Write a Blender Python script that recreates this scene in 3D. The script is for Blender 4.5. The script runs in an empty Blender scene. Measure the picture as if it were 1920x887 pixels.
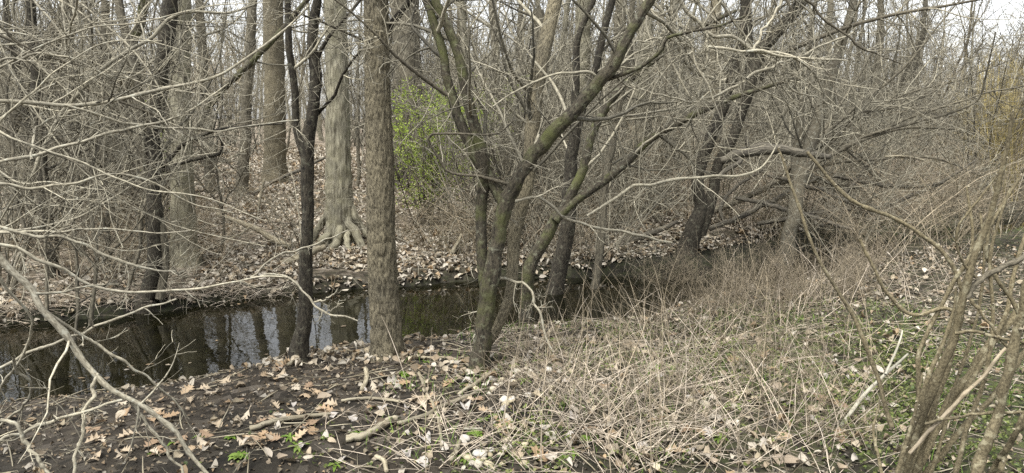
import bpy, math
import numpy as np
from mathutils import Vector

# ------------------------------------------------------------------ camera, sky, sun, exposure
scene = bpy.context.scene
C = scene.collection
CAM_H, FPX, HOR = 1.65, 1371.0, 222.0            # eye height, focal length in photo pixels, horizon row
PITCH = math.atan((443.5 - HOR) / FPX)
cam = bpy.data.cameras.new('camera'); cam_o = bpy.data.objects.new('camera', cam); C.objects.link(cam_o)
cam.sensor_width = 36.0; cam.lens = FPX / 1920 * 36; cam.clip_start = 0.05; cam.clip_end = 2000
cam_o.location = (0, 0, CAM_H); cam_o.rotation_euler = (math.pi / 2 - PITCH, 0, 0)
scene.camera = cam_o
SUN_EL, SUN_AZ = math.radians(64), math.radians(215)     # azimuth clockwise from +Y
world = bpy.data.worlds.new('World'); scene.world = world; world.use_nodes = True
wn = world.node_tree.nodes; wl = world.node_tree.links
sky = wn.new('ShaderNodeTexSky'); sky.sky_type = 'NISHITA'; sky.sun_disc = False
sky.sun_elevation = SUN_EL; sky.sun_rotation = SUN_AZ; sky.dust_density = 1.5; sky.air_density = 1.2; sky.ozone_density = 1.0
hs = wn.new('ShaderNodeHueSaturation'); hs.inputs['Saturation'].default_value = 0.16
wl.new(sky.outputs[0], hs.inputs['Color']); wl.new(hs.outputs[0], wn['Background'].inputs['Color'])
wn['Background'].inputs['Strength'].default_value = 0.065
sun = bpy.data.lights.new('sun', 'SUN'); sun.energy = 1.5; sun.angle = math.radians(32); sun.color = (1.0, 0.98, 0.94)
sun_o = bpy.data.objects.new('sun', sun); C.objects.link(sun_o)
sd = Vector((math.sin(SUN_AZ) * math.cos(SUN_EL), math.cos(SUN_AZ) * math.cos(SUN_EL), math.sin(SUN_EL)))
sun_o.rotation_euler = (-sd).to_track_quat('-Z', 'Y').to_euler(); sun_o.location = sd * 50
vs = scene.view_settings
vs.view_transform = 'Standard'; vs.look = 'None'; vs.exposure = 2.28; vs.gamma = 1.0; vs.use_curve_mapping = False
scene.cycles.use_denoising = False; scene.cycles.max_bounces = 6; scene.cycles.diffuse_bounces = 2; scene.cycles.glossy_bounces = 3
scene.cycles.transparent_max_bounces = 4; scene.cycles.caustics_reflective = False; scene.cycles.caustics_refractive = False

# ------------------------------------------------------------------ noise and terrain
_T = np.random.default_rng(5).random((64, 257, 257)).astype(np.float32)
def vnoise(u, v, seed=0, pu=256):
    """value noise 0..1, periodic in u after pu cells"""
    t = _T[seed % 64]
    i = np.floor(u).astype(int); j = np.floor(v).astype(int); a = u - i; b = v - j
    a = a * a * (3 - 2 * a); b = b * b * (3 - 2 * b)
    i0 = i % pu; i1 = (i + 1) % pu; j0 = j % 256; j1 = (j + 1) % 256
    return (t[i0, j0] * (1 - a) + t[i1, j0] * a) * (1 - b) + (t[i0, j1] * (1 - a) + t[i1, j1] * a) * b
CX = np.array([-60, -14, -8, -4.5, -2.5, -1.2, .2, 1.3, 3, 5.4, 10, 20, 80.])
CY = np.array([-8, 2.6, 4.6, 5.85, 6.8, 7.22, 7.75, 8.05, 8.75, 10.7, 14, 20, 50.])
_dx = np.linspace(-60, 80, 1401); _dy = np.interp(_dx, CX, CY)
_dy = np.convolve(np.pad(_dy, 8, mode='edge'), np.ones(17) / 17, 'valid')
_ds = np.gradient(_dy, _dx)
def stream_d(x, y):
    """signed distance from the stream's middle, + on the far side"""
    s = np.interp(x, _dx, _ds)
    return (y - np.interp(x, _dx, _dy)) / np.sqrt(1 + s * s)
WATER = -0.30
ND = np.array([0, .6, .98, 1.08, 1.25, 1.7, 2.4, 3.4, 60]); NZ = np.array([-.7, -.58, -.33, -.285, -.235, -.15, -.07, 0, 0])
FD = np.array([0, .6, .98, 1.10, 1.35, 2.2, 4, 9, 20, 45, 700]); FZ = np.array([-.7, -.58, -.33, -.2, -.15, -.1, -.03, .14, .5, .9, 1.0])
def hgt(x, y):
    x = np.asarray(x, float); y = np.asarray(y, float)
    d = stream_d(x, y) + (vnoise(x * 1.1 + 40, y * 1.1 + 40, 1) - .5) * .34 + (vnoise(x * 3.7 + 90, y * 3.7 + 90, 2) - .5) * .16
    wide = 1.0 + .45 * np.clip((-x - 1.1) / 1.4, 0, 1) ** 1.3 - .62 * np.clip(x - 1.35, 0, 1.0)
    z = np.where(d < 0, np.interp(-d / wide, ND, NZ), np.interp(d / np.minimum(wide, 1), FD, FZ))
    near = np.exp(-((x * x + y * y) / 900.0))
    n = (vnoise(x * .7 + 9, y * .7 + 9, 3) - .5) * .10 + (vnoise(x * 2.3 + 70, y * 2.3 + 70, 4) - .5) * .05 + (vnoise(x * 9 + 30, y * 9 + 30, 5) - .5) * .022
    return z + n * (0.25 + .75 * near)
cp, sp = math.cos(PITCH), math.sin(PITCH)
def ray(px, py):
    u = (np.asarray(px, float) - 960) / FPX; v = (np.asarray(py, float) - 443.5) / FPX
    return u, cp - sp * v, -(sp + v * cp)                       # x, forward, up
def PT(px, py, Y):
    rx, ry, rz = ray(px, py); k = np.asarray(Y, float) / ry
    return np.stack([rx * k, ry * k, CAM_H + rz * k], -1)
def ground_at(px, py):
    """ground point that the photo shows at a pixel"""
    rx, ry, rz = ray(px, py)
    ys = np.linspace(1.5, 60, 6000); k = ys / ry
    g = CAM_H + rz * k - hgt(rx * k, ys)
    i = np.argmax(g < 0) if (g < 0).any() else len(ys) - 1
    return np.array([rx * k[i], ys[i], float(hgt(rx * k[i], ys[i]))])
def nrm(a): return a / np.maximum(np.linalg.norm(a, axis=-1, keepdims=True), 1e-9)

# ------------------------------------------------------------------ materials
def new_mat(name):
    m = bpy.data.materials.new(name); m.use_nodes = True
    return m, m.node_tree.nodes, m.node_tree.links, m.node_tree.nodes['Principled BSDF']
def ramp(nodes, stops):
    r = nodes.new('ShaderNodeValToRGB'); e = r.color_ramp.elements
    while len(e) < len(stops): e.new(.5)
    for k, (p, c) in enumerate(stops): e[k].position = p; e[k].color = (*c, 1)
    return r
def noise(nodes, links, vec, scale, detail=5, rough=.6):
    n = nodes.new('ShaderNodeTexNoise'); n.inputs['Scale'].default_value = scale
    n.inputs['Detail'].default_value = detail; n.inputs['Roughness'].default_value = rough
    links.new(vec, n.inputs['Vector']); return n
def mixc(nodes, links, fac, a, b, mode='MIX'):
    m = nodes.new('ShaderNodeMix'); m.data_type = 'RGBA'; m.blend_type = mode
    for s, x in ((m.inputs[0], fac), (m.inputs[6], a), (m.inputs[7], b)):
        if isinstance(x, (int, float)): s.default_value = x
        elif isinstance(x, tuple): s.default_value = (*x, 1)
        else: links.new(x, s)
    return m.outputs[2]
def bark(name, dark, light, moss=None, lichen=None, scale=60, stretch=.16, bump=.5, dist=.006):
    tone = lambda c: (c[0] * .94, c[1] * 1.0, c[2] * .97) if c else c
    dark, light, moss, lichen = tone(dark), tone(light), tone(moss), tone(lichen)
    m, N, L, B = new_mat(name)
    at = N.new('ShaderNodeAttribute'); at.attribute_name = 'bk'
    mp = N.new('ShaderNodeMapping'); mp.inputs['Scale'].default_value = (1, 1, stretch); L.new(at.outputs['Vector'], mp.inputs['Vector'])
    n1 = noise(N, L, mp.outputs[0], scale, 7, .68)
    r = ramp(N, [(.36, dark), (.62, light)]); L.new(n1.outputs[0], r.inputs[0]); col = r.outputs[0]
    geo = N.new('ShaderNodeTexCoord')
    n2 = noise(N, L, geo.outputs['Object'], 2.6, 4)
    big = ramp(N, [(.3, (.68, .68, .70)), (.7, (1.22, 1.2, 1.16))]); L.new(n2.outputs[0], big.inputs[0])
    col = mixc(N, L, 1.0, col, big.outputs[0], 'MULTIPLY')
    if lichen:
        n4 = noise(N, L, geo.outputs['Object'], 22, 6, .7); q = ramp(N, [(.55, (0, 0, 0)), (.64, (1, 1, 1))]); L.new(n4.outputs[0], q.inputs[0])
        col = mixc(N, L, q.outputs[0], col, lichen)
    if moss:
        n3 = noise(N, L, geo.outputs['Object'], 5.5, 6, .7); q = ramp(N, [(.47, (0, 0, 0)), (.68, (1, 1, 1))]); L.new(n3.outputs[0], q.inputs[0])
        col = mixc(N, L, q.outputs[0], col, moss)
    tn = N.new('ShaderNodeAttribute'); tn.attribute_name = 'tint'
    col = mixc(N, L, 1.0, col, tn.outputs['Color'], 'MULTIPLY')
    L.new(col, B.inputs['Base Color']); B.inputs['Roughness'].default_value = .9
    B.inputs['Specular IOR Level'].default_value = .25
    bp = N.new('ShaderNodeBump'); bp.inputs['Strength'].default_value = bump; bp.inputs['Distance'].default_value = dist
    L.new(n1.outputs[0], bp.inputs['Height']); L.new(bp.outputs[0], B.inputs['Normal'])
    return m
def leafmat(name, rough=.75, trans=0.0):
    m, N, L, B = new_mat(name)
    at = N.new('ShaderNodeAttribute'); at.attribute_name = 'col'
    g = N.new('ShaderNodeTexCoord'); n = noise(N, L, g.outputs['Object'], 45, 4, .6)
    r = ramp(N, [(.3, (.74, .72, .70)), (.7, (1.12, 1.12, 1.12))]); L.new(n.outputs[0], r.inputs[0])
    col = mixc(N, L, 1.0, at.outputs['Color'], r.outputs[0], 'MULTIPLY')
    L.new(col, B.inputs['Base Color']); B.inputs['Roughness'].default_value = rough; B.inputs['Specular IOR Level'].default_value = .3
    if trans:
        t = N.new('ShaderNodeBsdfTranslucent'); L.new(col, t.inputs[0]); mx = N.new('ShaderNodeMixShader'); mx.inputs[0].default_value = trans
        L.new(B.outputs[0], mx.inputs[1]); L.new(t.outputs[0], mx.inputs[2]); L.new(mx.outputs[0], N['Material Output'].inputs[0])
    return m
M = {}
M['furrow'] = bark('bark_furrowed_grey_brown', (0.0337, 0.0271, 0.0187), (0.2293, 0.1900, 0.1330), scale=105, stretch=.34, bump=1.0, dist=.012)
M['pale'] = bark('bark_pale_tan', (0.0663, 0.0544, 0.0370), (0.3120, 0.2760, 0.2100), moss=(0.2106, 0.1840, 0.1260), scale=55, stretch=.12, bump=.8, dist=.012)
M['dark'] = bark('bark_dark_rough', (0.0092, 0.0073, 0.0059), (0.0627, 0.0515, 0.0383), lichen=(0.0990, 0.0891, 0.0660), scale=80, stretch=.35, bump=.9, dist=.01)
M['mossy'] = bark('bark_mossy_grey', (0.0144, 0.0115, 0.0086), (0.0828, 0.0677, 0.0482), moss=(.078, .078, .028), lichen=(0.1440, 0.1332, 0.1008), scale=80, stretch=.4, bump=.8, dist=.008)
M['smooth'] = bark('bark_smooth_grey', (0.0663, 0.0546, 0.0413), (0.1950, 0.1654, 0.1248), lichen=(0.2418, 0.2184, 0.1794), scale=50, stretch=2.5, bump=.3, dist=.004)
M['grey'] = bark('bark_grey_brown', (0.0468, 0.0389, 0.0295), (0.1800, 0.1526, 0.1152), scale=60, stretch=.25, bump=.5)
M['twig'] = bark('bark_light_twig', (0.1468, 0.1228, 0.0908), (0.4019, 0.3506, 0.2782), lichen=(0.3400, 0.3091, 0.2562), scale=120, stretch=.4, bump=.3, dist=.002)
M['twigdark'] = bark('bark_brown_twig', (0.0360, 0.0296, 0.0224), (0.1440, 0.1200, 0.0896), scale=120, stretch=.4, bump=.3, dist=.002)
M['twigmid'] = bark('bark_grey_twig', (0.1279, 0.1103, 0.0845), (0.3705, 0.3229, 0.2534), scale=120, stretch=.4, bump=.3, dist=.002)
M['brown'] = bark('bark_brown_stem', (0.0638, 0.0493, 0.0298), (0.2125, 0.1700, 0.1062), lichen=(0.2805, 0.2380, 0.1615), scale=130, stretch=.8, bump=.4, dist=.003)
M['cane'] = bark('dry_cane_white', (0.2400, 0.2120, 0.1680), (0.4160, 0.3760, 0.3120), scale=60, stretch=.1, bump=.2, dist=.002)
M['log'] = bark('wood_weathered', (0.1056, 0.0810, 0.0528), (0.3309, 0.2816, 0.2112), scale=70, stretch=.08, bump=.7, dist=.005)
M['logdark'] = bark('wood_wet_dark', (0.0240, 0.0200, 0.0160), (0.1600, 0.1360, 0.1080), scale=60, stretch=.15, bump=.9, dist=.01)
M['straw'] = bark('dry_grass_straw', (0.3582, 0.2791, 0.2128), (0.6389, 0.5262, 0.4401), scale=40, stretch=.1, bump=.1, dist=.001)
M['weed'] = bark('dead_weed_stem', (0.1950, 0.1500, 0.1026), (0.4193, 0.3350, 0.2484), scale=60, stretch=.3, bump=.1, dist=.001)
M['golden'] = bark('golden_twig', (.27, .20, .075), (.46, .36, .155), scale=60, stretch=.3, bump=.1, dist=.001)
M['leaf'] = leafmat('dry_leaf', .8, .12)
M['green'] = leafmat('fresh_leaf', .5, .5)

def ground_mat():
    m, N, L, B = new_mat('forest_soil')
    g = N.new('ShaderNodeTexCoord'); o = g.outputs['Object']
    n1 = noise(N, L, o, 9, 8, .7)
    soil = ramp(N, [(.32, (.0055, .0050, .0036)), (.55, (.0145, .0128, .0092)), (.75, (.050, .043, .030))]); L.new(n1.outputs[0], soil.inputs[0])
    v = N.new('ShaderNodeTexVoronoi'); v.inputs['Scale'].default_value = 16; L.new(o, v.inputs['Vector'])
    sx = N.new('ShaderNodeSeparateColor'); L.new(v.outputs['Color'], sx.inputs[0])
    lit = ramp(N, [(.0, (.05, .04, .03)), (.45, (.13, .10, .072)), (.75, (.27, .22, .165)), (1, (.42, .36, .29))]); L.new(sx.outputs[0], lit.inputs[0])
    a = N.new('ShaderNodeAttribute'); a.attribute_name = 'zones'
    sz = N.new('ShaderNodeSeparateColor'); L.new(a.outputs['Color'], sz.inputs[0])
    col = mixc(N, L, sz.outputs[0], soil.outputs[0], lit.outputs[0])
    n2 = noise(N, L, o, 14, 7, .75); gr = ramp(N, [(.44, (0, 0, 0)), (.6, (1, 1, 1))]); L.new(n2.outputs[0], gr.inputs[0])
    mu = N.new('ShaderNodeMath'); mu.operation = 'MULTIPLY'; L.new(gr.outputs[0], mu.inputs[0]); L.new(sz.outputs[1], mu.inputs[1])
    col = mixc(N, L, mu.outputs[0], col, (.075, .10, .024))
    L.new(col, B.inputs['Base Color']); B.inputs['Roughness'].default_value = .92; B.inputs['Specular IOR Level'].default_value = .2
    n3 = noise(N, L, o, 45, 6, .7)
    bp = N.new('ShaderNodeBump'); bp.inputs['Strength'].default_value = .9; bp.inputs['Distance'].default_value = .02
    L.new(n3.outputs[0], bp.inputs['Height']); L.new(bp.outputs[0], B.inputs['Normal'])
    return m
M['ground'] = ground_mat()
def water_mat():
    m, N, L, B = new_mat('stream_water')
    g = N.new('ShaderNodeTexCoord'); o = g.outputs['Object']
    n = noise(N, L, o, 3, 4); r = ramp(N, [(.35, (.002, .0022, .001)), (.7, (.009, .0082, .0035))]); L.new(n.outputs[0], r.inputs[0])
    L.new(r.outputs[0], B.inputs['Base Color']); B.inputs['Roughness'].default_value = .008; B.inputs['IOR'].default_value = 1.38
    B.inputs['Specular IOR Level'].default_value = .6
    n2 = noise(N, L, o, 5.5, 3, .5)
    bp = N.new('ShaderNodeBump'); bp.inputs['Strength'].default_value = .07; bp.inputs['Distance'].default_value = .02
    L.new(n2.outputs[0], bp.inputs['Height']); L.new(bp.outputs[0], B.inputs['Normal'])
    return m
M['water'] = water_mat()
def stone_mat():
    m, N, L, B = new_mat('pebble_stone')
    at = N.new('ShaderNodeObjectInfo'); g = N.new('ShaderNodeTexCoord')
    n = noise(N, L, g.outputs['Object'], 40, 6, .7)
    c = ramp(N, [(0, (.26, .22, .14)), (.35, (.38, .33, .22)), (.7, (.42, .40, .36)), (1, (.30, .25, .15))]); L.new(at.outputs['Random'], c.inputs[0])
    r = ramp(N, [(.3, (.7, .7, .7)), (.7, (1.15, 1.15, 1.15))]); L.new(n.outputs[0], r.inputs[0])
    L.new(mixc(N, L, 1.0, c.outputs[0], r.outputs[0], 'MULTIPLY'), B.inputs['Base Color']); B.inputs['Roughness'].default_value = .75
    return m
M['stone'] = stone_mat()

# ------------------------------------------------------------------ mesh helpers
def raw_mesh(name, V, F, mat, attrs=(), smooth=True):
    me = bpy.data.meshes.new(name); V = np.ascontiguousarray(V, np.float32); F = np.ascontiguousarray(F, np.int32)
    k = F.shape[1]; nf = len(F)
    me.vertices.add(len(V)); me.vertices.foreach_set('co', V.ravel())
    me.loops.add(nf * k); me.loops.foreach_set('vertex_index', F.ravel())
    me.polygons.add(nf); me.polygons.foreach_set('loop_start', np.arange(0, nf * k, k, dtype=np.int32))
    if smooth: me.polygons.foreach_set('use_smooth', np.ones(nf, bool))
    for an, typ, data in attrs:
        a = me.attributes.new(an, typ, 'POINT')
        a.data.foreach_set({'FLOAT': 'value', 'FLOAT_VECTOR': 'vector', 'FLOAT_COLOR': 'color'}[typ], np.ascontiguousarray(data, np.float32).ravel())
    me.update(calc_edges=True)
    if mat: me.materials.append(mat)
    return me
def link(name, me, parent=None, loc=(0, 0, 0)):
    o = bpy.data.objects.new(name, me); C.objects.link(o); o.location = loc
    if parent is not None: o.parent = parent
    return o
def tag(o, label=None, cat=None, group=None, kind=None):
    for k, v in (('label', label), ('category', cat), ('group', group), ('kind', kind)):
        if v: o[k] = v
    return o
def thing(name, loc, label, cat, group=None):
    e = bpy.data.objects.new(name, None); C.objects.link(e); e.location = tuple(map(float, loc)); e.empty_display_size = .1
    return tag(e, label, cat, group)
class MB:
    """collects tubes; build() makes ONE mesh object"""
    def __init__(s): s.b = {}
    def add(s, P, R, sides, tint=1.0): s.addm(P[None], R[None], sides, np.array([tint]))
    def addm(s, P, R, sides, tint=None):
        if len(P) == 0: return
        if tint is None: tint = np.ones(len(P))
        s.b.setdefault((P.shape[1], sides), []).append((P, R, tint))
    def mesh(s, name, mat, origin=(0, 0, 0)):
        VV, FF, BK, TT = [], [], [], []; base = 0
        for (n, sd_), items in s.b.items():
            P = np.concatenate([i[0] for i in items]); R = np.concatenate([i[1] for i in items]); T = np.concatenate([i[2] for i in items]); m = len(P)
            tan = nrm(np.gradient(P, axis=1)); mean = np.abs(P[:, -1] - P[:, 0]); ref = np.zeros((m, 3)); ref[np.arange(m), np.argmin(mean, 1)] = 1
            a = nrm(np.cross(tan, ref[:, None, :])); b = np.cross(tan, a)
            th = np.linspace(0, 2 * np.pi, sd_, endpoint=False); c, q = np.cos(th), np.sin(th)
            V = P[:, :, None, :] + R[:, :, None, None] * (a[:, :, None, :] * c[None, None, :, None] + b[:, :, None, :] * q[None, None, :, None])
            arc = np.concatenate([np.zeros((m, 1)), np.cumsum(np.linalg.norm(np.diff(P, axis=1), axis=2), 1)], 1)
            off = (np.arange(m) * .731)[:, None, None]
            bk = np.stack([R[:, :, None] * c + off, R[:, :, None] * q + off * 0, np.broadcast_to(arc[:, :, None], (m, n, sd_))], -1)
            i = np.arange(n - 1)[:, None]; j = np.arange(sd_)[None]; j2 = (j + 1) % sd_
            f = np.stack([i * sd_ + j, i * sd_ + j2, (i + 1) * sd_ + j2, (i + 1) * sd_ + j], -1).reshape(-1, 4)
            F = (f[None] + (np.arange(m) * n * sd_)[:, None, None]).reshape(-1, 4) + base
            VV.append(V.reshape(-1, 3)); FF.append(F); BK.append(bk.reshape(-1, 3))
            t = np.repeat(T, n * sd_); TT.append(np.stack([t, t, t], -1)); base += m * n * sd_
        V = np.concatenate(VV) - np.asarray(origin, float)
        return raw_mesh(name, V, np.concatenate(FF), mat, (('bk', 'FLOAT_VECTOR', np.concatenate(BK)), ('tint', 'FLOAT_VECTOR', np.concatenate(TT))))
    def build(s, name, mat, parent=None, origin=(0, 0, 0)):
        return link(name, s.mesh(name, mat, origin), parent)
def resample(P, R, n):
    """Catmull-Rom through the control points, n samples evenly along it"""
    P = np.asarray(P, float); R = np.asarray(R, float); Q = np.vstack([2 * P[0] - P[1], P, 2 * P[-1] - P[-2]]); out, rr = [], []
    for i in range(len(P) - 1):
        p0, p1, p2, p3 = Q[i:i + 4]; t = np.linspace(0, 1, 12, endpoint=False)[:, None]
        out.append(.5 * (2 * p1 + (p2 - p0) * t + (2 * p0 - 5 * p1 + 4 * p2 - p3) * t * t + (3 * p1 - p0 - 3 * p2 + p3) * t ** 3))
        rr.append(R[i] + (R[i + 1] - R[i]) * t[:, 0])
    D = np.vstack(out + [P[-1:]]); rr = np.append(np.concatenate(rr), R[-1])
    s = np.concatenate([[0], np.cumsum(np.linalg.norm(np.diff(D, axis=0), axis=1))]); u = np.linspace(0, s[-1], n)
    return np.stack([np.interp(u, s, D[:, k]) for k in range(3)], -1), np.interp(u, s, rr)
def trace(pts, Y, n=24, wob=.0, seed=0, kink=.0):
    """pts: (px, py, width px) in the photo; Y: forward distance (number, or start/end pair) -> world polyline and radii"""
    a = np.array(pts, float); L = np.concatenate([[0], np.cumsum(np.hypot(np.diff(a[:, 0]), np.diff(a[:, 1])))]); L /= L[-1]
    Yv = np.interp(L, np.linspace(0, 1, len(np.atleast_1d(Y))), np.atleast_1d(Y)) if np.ndim(Y) else np.full(len(a), float(Y))
    P = PT(a[:, 0], a[:, 1], Yv); zc = Yv / ray(a[:, 0], a[:, 1])[1]; R = a[:, 2] / 2 / FPX * zc
    P, R = resample(P, R, n)
    if wob:
        g = np.random.default_rng(seed); w = g.normal(size=(n, 3)); w = (w + np.roll(w, 1, 0)) * .5; w[0] = 0
        P = P + w * (R * wob)[:, None]
        kn = max(n // 3, 4); kk = g.normal(size=(kn, 3)) * kink; kk[0] = 0; u = np.linspace(0, kn - 1, n)
        P = P + np.stack([np.interp(u, np.arange(kn), kk[:, c]) for c in range(3)], -1) * R[:, None]
    return P, R
def bez(a, b, sag, n, g):
    """a lightly crooked line from a to b"""
    t = np.linspace(0, 1, n)[:, None]; P = a + (b - a) * t; P[:, 2] += sag * 4 * (t * (1 - t))[:, 0]
    return P
def grow(g, P, R, k, t=(.2, 1), rel=(.3, .6), ang=(30, 65), n=6, wig=.18, up=.05, rf=.6, rmin=.0012, lmin=.05, taper=.75):
    """side shoots on a set of polylines: P (M,n,3), R (M,n)"""
    Mn, pn = P.shape[:2]; idx = np.repeat(np.arange(Mn), k); m = len(idx)
    tt = g.uniform(t[0], t[1], m); f = tt * (pn - 1) * .999; i = f.astype(int); fr = (f - i)[:, None]
    p0, p1 = P[idx, i], P[idx, i + 1]; pos = p0 + (p1 - p0) * fr; d = nrm(p1 - p0)
    r = R[idx, i] * (1 - fr[:, 0]) + R[idx, i + 1] * fr[:, 0]
    plen = np.linalg.norm(np.diff(P, axis=1), axis=2).sum(1)[idx]
    q = g.normal(size=(m, 3)); q = nrm(q - (q * d).sum(1, keepdims=True) * d)
    a = np.radians(g.uniform(ang[0], ang[1], m))[:, None]; d = np.cos(a) * d + np.sin(a) * q
    ln = np.maximum(plen * g.uniform(rel[0], rel[1], m) * (1.15 - .5 * tt), lmin); st = (ln / (n - 1))[:, None]
    out = [pos]; bend = g.normal(size=(m, 3)) * wig * .5
    for _ in range(n - 1):
        d = nrm(d + g.normal(size=(m, 3)) * wig + bend * .5 + np.array([0, 0, up])); out.append(out[-1] + d * st)
    r0 = np.maximum(r * rf * g.uniform(.75, 1.05, m), rmin)
    Rr = np.maximum(r0[:, None] * (1 - taper * np.linspace(0, 1, n)[None]), rmin * .6)
    return np.stack(out, 1), Rr
def stack(list_pr, n=16):
    A = [resample(p, r, n) for p, r in list_pr]
    return np.stack([a[0] for a in A]), np.stack([a[1] for a in A])
def tints(g, m, lo=.22, hi=1.4): return g.uniform(lo, hi, m)
def rough_trunk(P, R, sides, ridges, amp, g, flare=0.0, lobes=5, flare_h=.35, origin=(0, 0, 0), mat=None, name='trunk', stretch=7.0):
    """a trunk with real furrows: ridges round the girth, wandering along it; buttress flare at the foot"""
    n = len(P); tan = nrm(np.gradient(P, axis=0)); ref = np.array([0, 1, 0.]) if abs(tan[:, 1]).mean() < .8 else np.array([1, 0, 0.])
    a = nrm(np.cross(tan, ref)); b = np.cross(tan, a); th = np.linspace(0, 2 * np.pi, sides, endpoint=False)
    arc = np.concatenate([[0], np.cumsum(np.linalg.norm(np.diff(P, axis=0), axis=1))])
    U = (th / (2 * np.pi))[None]; S = arc[:, None]; sd_ = int(g.integers(6, 60))
    wob = (vnoise(U * 8, S * 2.5, sd_ + 1, 8) - .5) * .5
    ph = (U * ridges + wob * 1.6)
    rid = vnoise(ph % ridges, S * stretch, sd_, ridges); rid2 = vnoise((ph * 2) % (ridges * 2), S * stretch * 2.4, sd_ + 2, ridges * 2)
    mod = 1 + amp * ((1 - np.abs(2 * rid - 1)) - .5) + amp * .6 * (rid2 - .5) + .10 * (vnoise(U * 4, S * 1.3, sd_ + 3, 4) - .5)
    if flare:
        lob = .35 + .65 * np.clip(np.sin(th * lobes + g.uniform(0, 6)) * .6 + .45 * np.sin(th * (lobes - 2) + 1), 0, 1)[None]
        mod = mod + flare * np.exp(-S / flare_h) * lob
    rr = R[:, None] * mod
    V = P[:, None] + rr[:, :, None] * (a[:, None] * np.cos(th)[None, :, None] + b[:, None] * np.sin(th)[None, :, None])
    i = np.arange(n - 1)[:, None]; j = np.arange(sides)[None]; j2 = (j + 1) % sides
    F = np.stack([i * sides + j, i * sides + j2, (i + 1) * sides + j2, (i + 1) * sides + j], -1).reshape(-1, 4)
    bk = np.stack([R[:, None] * np.cos(th)[None], R[:, None] * np.sin(th)[None], np.broadcast_to(S, (n, sides))], -1)
    return raw_mesh(name, (V - np.asarray(origin)).reshape(-1, 3), F, mat, (('bk', 'FLOAT_VECTOR', bk.reshape(-1, 3)), ('tint', 'FLOAT_VECTOR', np.ones((n * sides, 3)))))

# ------------------------------------------------------------------ leaves
def strip_template(out):
    o = np.array(out, float); k = len(o)
    V = np.concatenate([np.stack([np.zeros(k), o[:, 1], np.zeros(k)], 1), np.stack([o[:, 0], o[:, 1] + o[:, 2], np.zeros(k)], 1), np.stack([-o[:, 0], o[:, 1] + o[:, 2], np.zeros(k)], 1)])
    i = np.arange(k - 1); F = np.concatenate([np.stack([i, i + k, i + 1 + k, i + 1], 1), np.stack([i + 1, i + 1 + 2 * k, i + 2 * k, i], 1)])
    V[:, 1] -= .5
    return V, F
OAK = strip_template([(.012, -.22, 0), (.014, 0, 0), (.08, .06, .02), (.25, .15, .06), (.09, .24, .0), (.37, .36, .10), (.11, .47, .0), (.40, .60, .10), (.14, .70, .02), (.22, .80, .10), (.07, .86, .04), (.01, 1.0, 0)])
OVATE = strip_template([(.012, -.1, 0), (.015, 0, 0), (.24, .14, 0), (.34, .38, 0), (.26, .68, 0), (.1, .9, 0), (.005, 1.0, 0)])
MID = strip_template([(.01, 0, 0), (.27, .2, .02), (.33, .5, -.02), (.2, .8, .03), (.01, 1, 0)])
SIMPLE = strip_template([(.01, 0, 0), (.36, .35, 0), (.01, 1, 0)])
LANCE = strip_template([(.02, 0, 0), (.11, .3, 0), (.13, .6, 0), (.005, 1, 0)])
def leaves(tmpl, pos, size, col, g, curl=.5, tilt=.35, up=None):
    """a batch of leaves: verts, faces, colours"""
    V0, F0 = tmpl; m = len(pos); k = len(V0)
    x, y = V0[:, 0], V0[:, 1]; c = g.normal(size=(m, 4)) * curl
    z = c[:, :1] * x * x * 1.6 + c[:, 1:2] * y * y + c[:, 2:3] * x * y + np.abs(c[:, 3:4]) * np.abs(x) * .8
    V = np.stack([np.broadcast_to(x, (m, k)), np.broadcast_to(y, (m, k)), z], -1) * size[:, None, None]
    asp = g.uniform(.75, 1.2, m)[:, None]; V[:, :, 0] *= asp
    yaw = g.uniform(0, 2 * np.pi, m); ax, ay = g.normal(size=m) * tilt, g.normal(size=m) * tilt
    cy, sy = np.cos(yaw), np.sin(yaw); Z = np.zeros(m); O = np.ones(m)
    Rz = np.stack([cy, -sy, Z, sy, cy, Z, Z, Z, O], -1).reshape(m, 3, 3)
    Rx = np.stack([O, Z, Z, Z, np.cos(ax), -np.sin(ax), Z, np.sin(ax), np.cos(ax)], -1).reshape(m, 3, 3)
    Ry = np.stack([np.cos(ay), Z, np.sin(ay), Z, O, Z, -np.sin(ay), Z, np.cos(ay)], -1).reshape(m, 3, 3)
    V = np.einsum('mij,mkj->mki', Rx @ Ry @ Rz, V) + pos[:, None, :]
    F = (F0[None] + (np.arange(m) * k)[:, None, None]).reshape(-1, 4)
    cc = np.repeat(np.concatenate([col, np.ones((m, 1))], 1), k, 0)
    return V.reshape(-1, 3), F, cc
def leaf_mesh(name, batches, mat, origin=(0, 0, 0)):
    VV, FF, CC = [], [], []; b = 0
    for V, F, c in batches: VV.append(V); FF.append(F + b); CC.append(c); b += len(V)
    return raw_mesh(name, np.concatenate(VV) - np.asarray(origin, float), np.concatenate(FF), mat, (('col', 'FLOAT_COLOR', np.concatenate(CC)),))
DRY = np.array([(.43, .37, .275), (.46, .415, .335), (.33, .28, .195), (.36, .265, .16), (.45, .415, .345), (.23, .18, .12), (.29, .235, .165), (.46, .415, .345)])
def dry_cols(g, m, p=None):
    return DRY[g.choice(len(DRY), m, p=p)] * g.uniform(.55, 1.08, (m, 1))
def on_ground(x, y, dz=0.01): return np.stack([x, y, hgt(x, y) + dz], -1)
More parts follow.
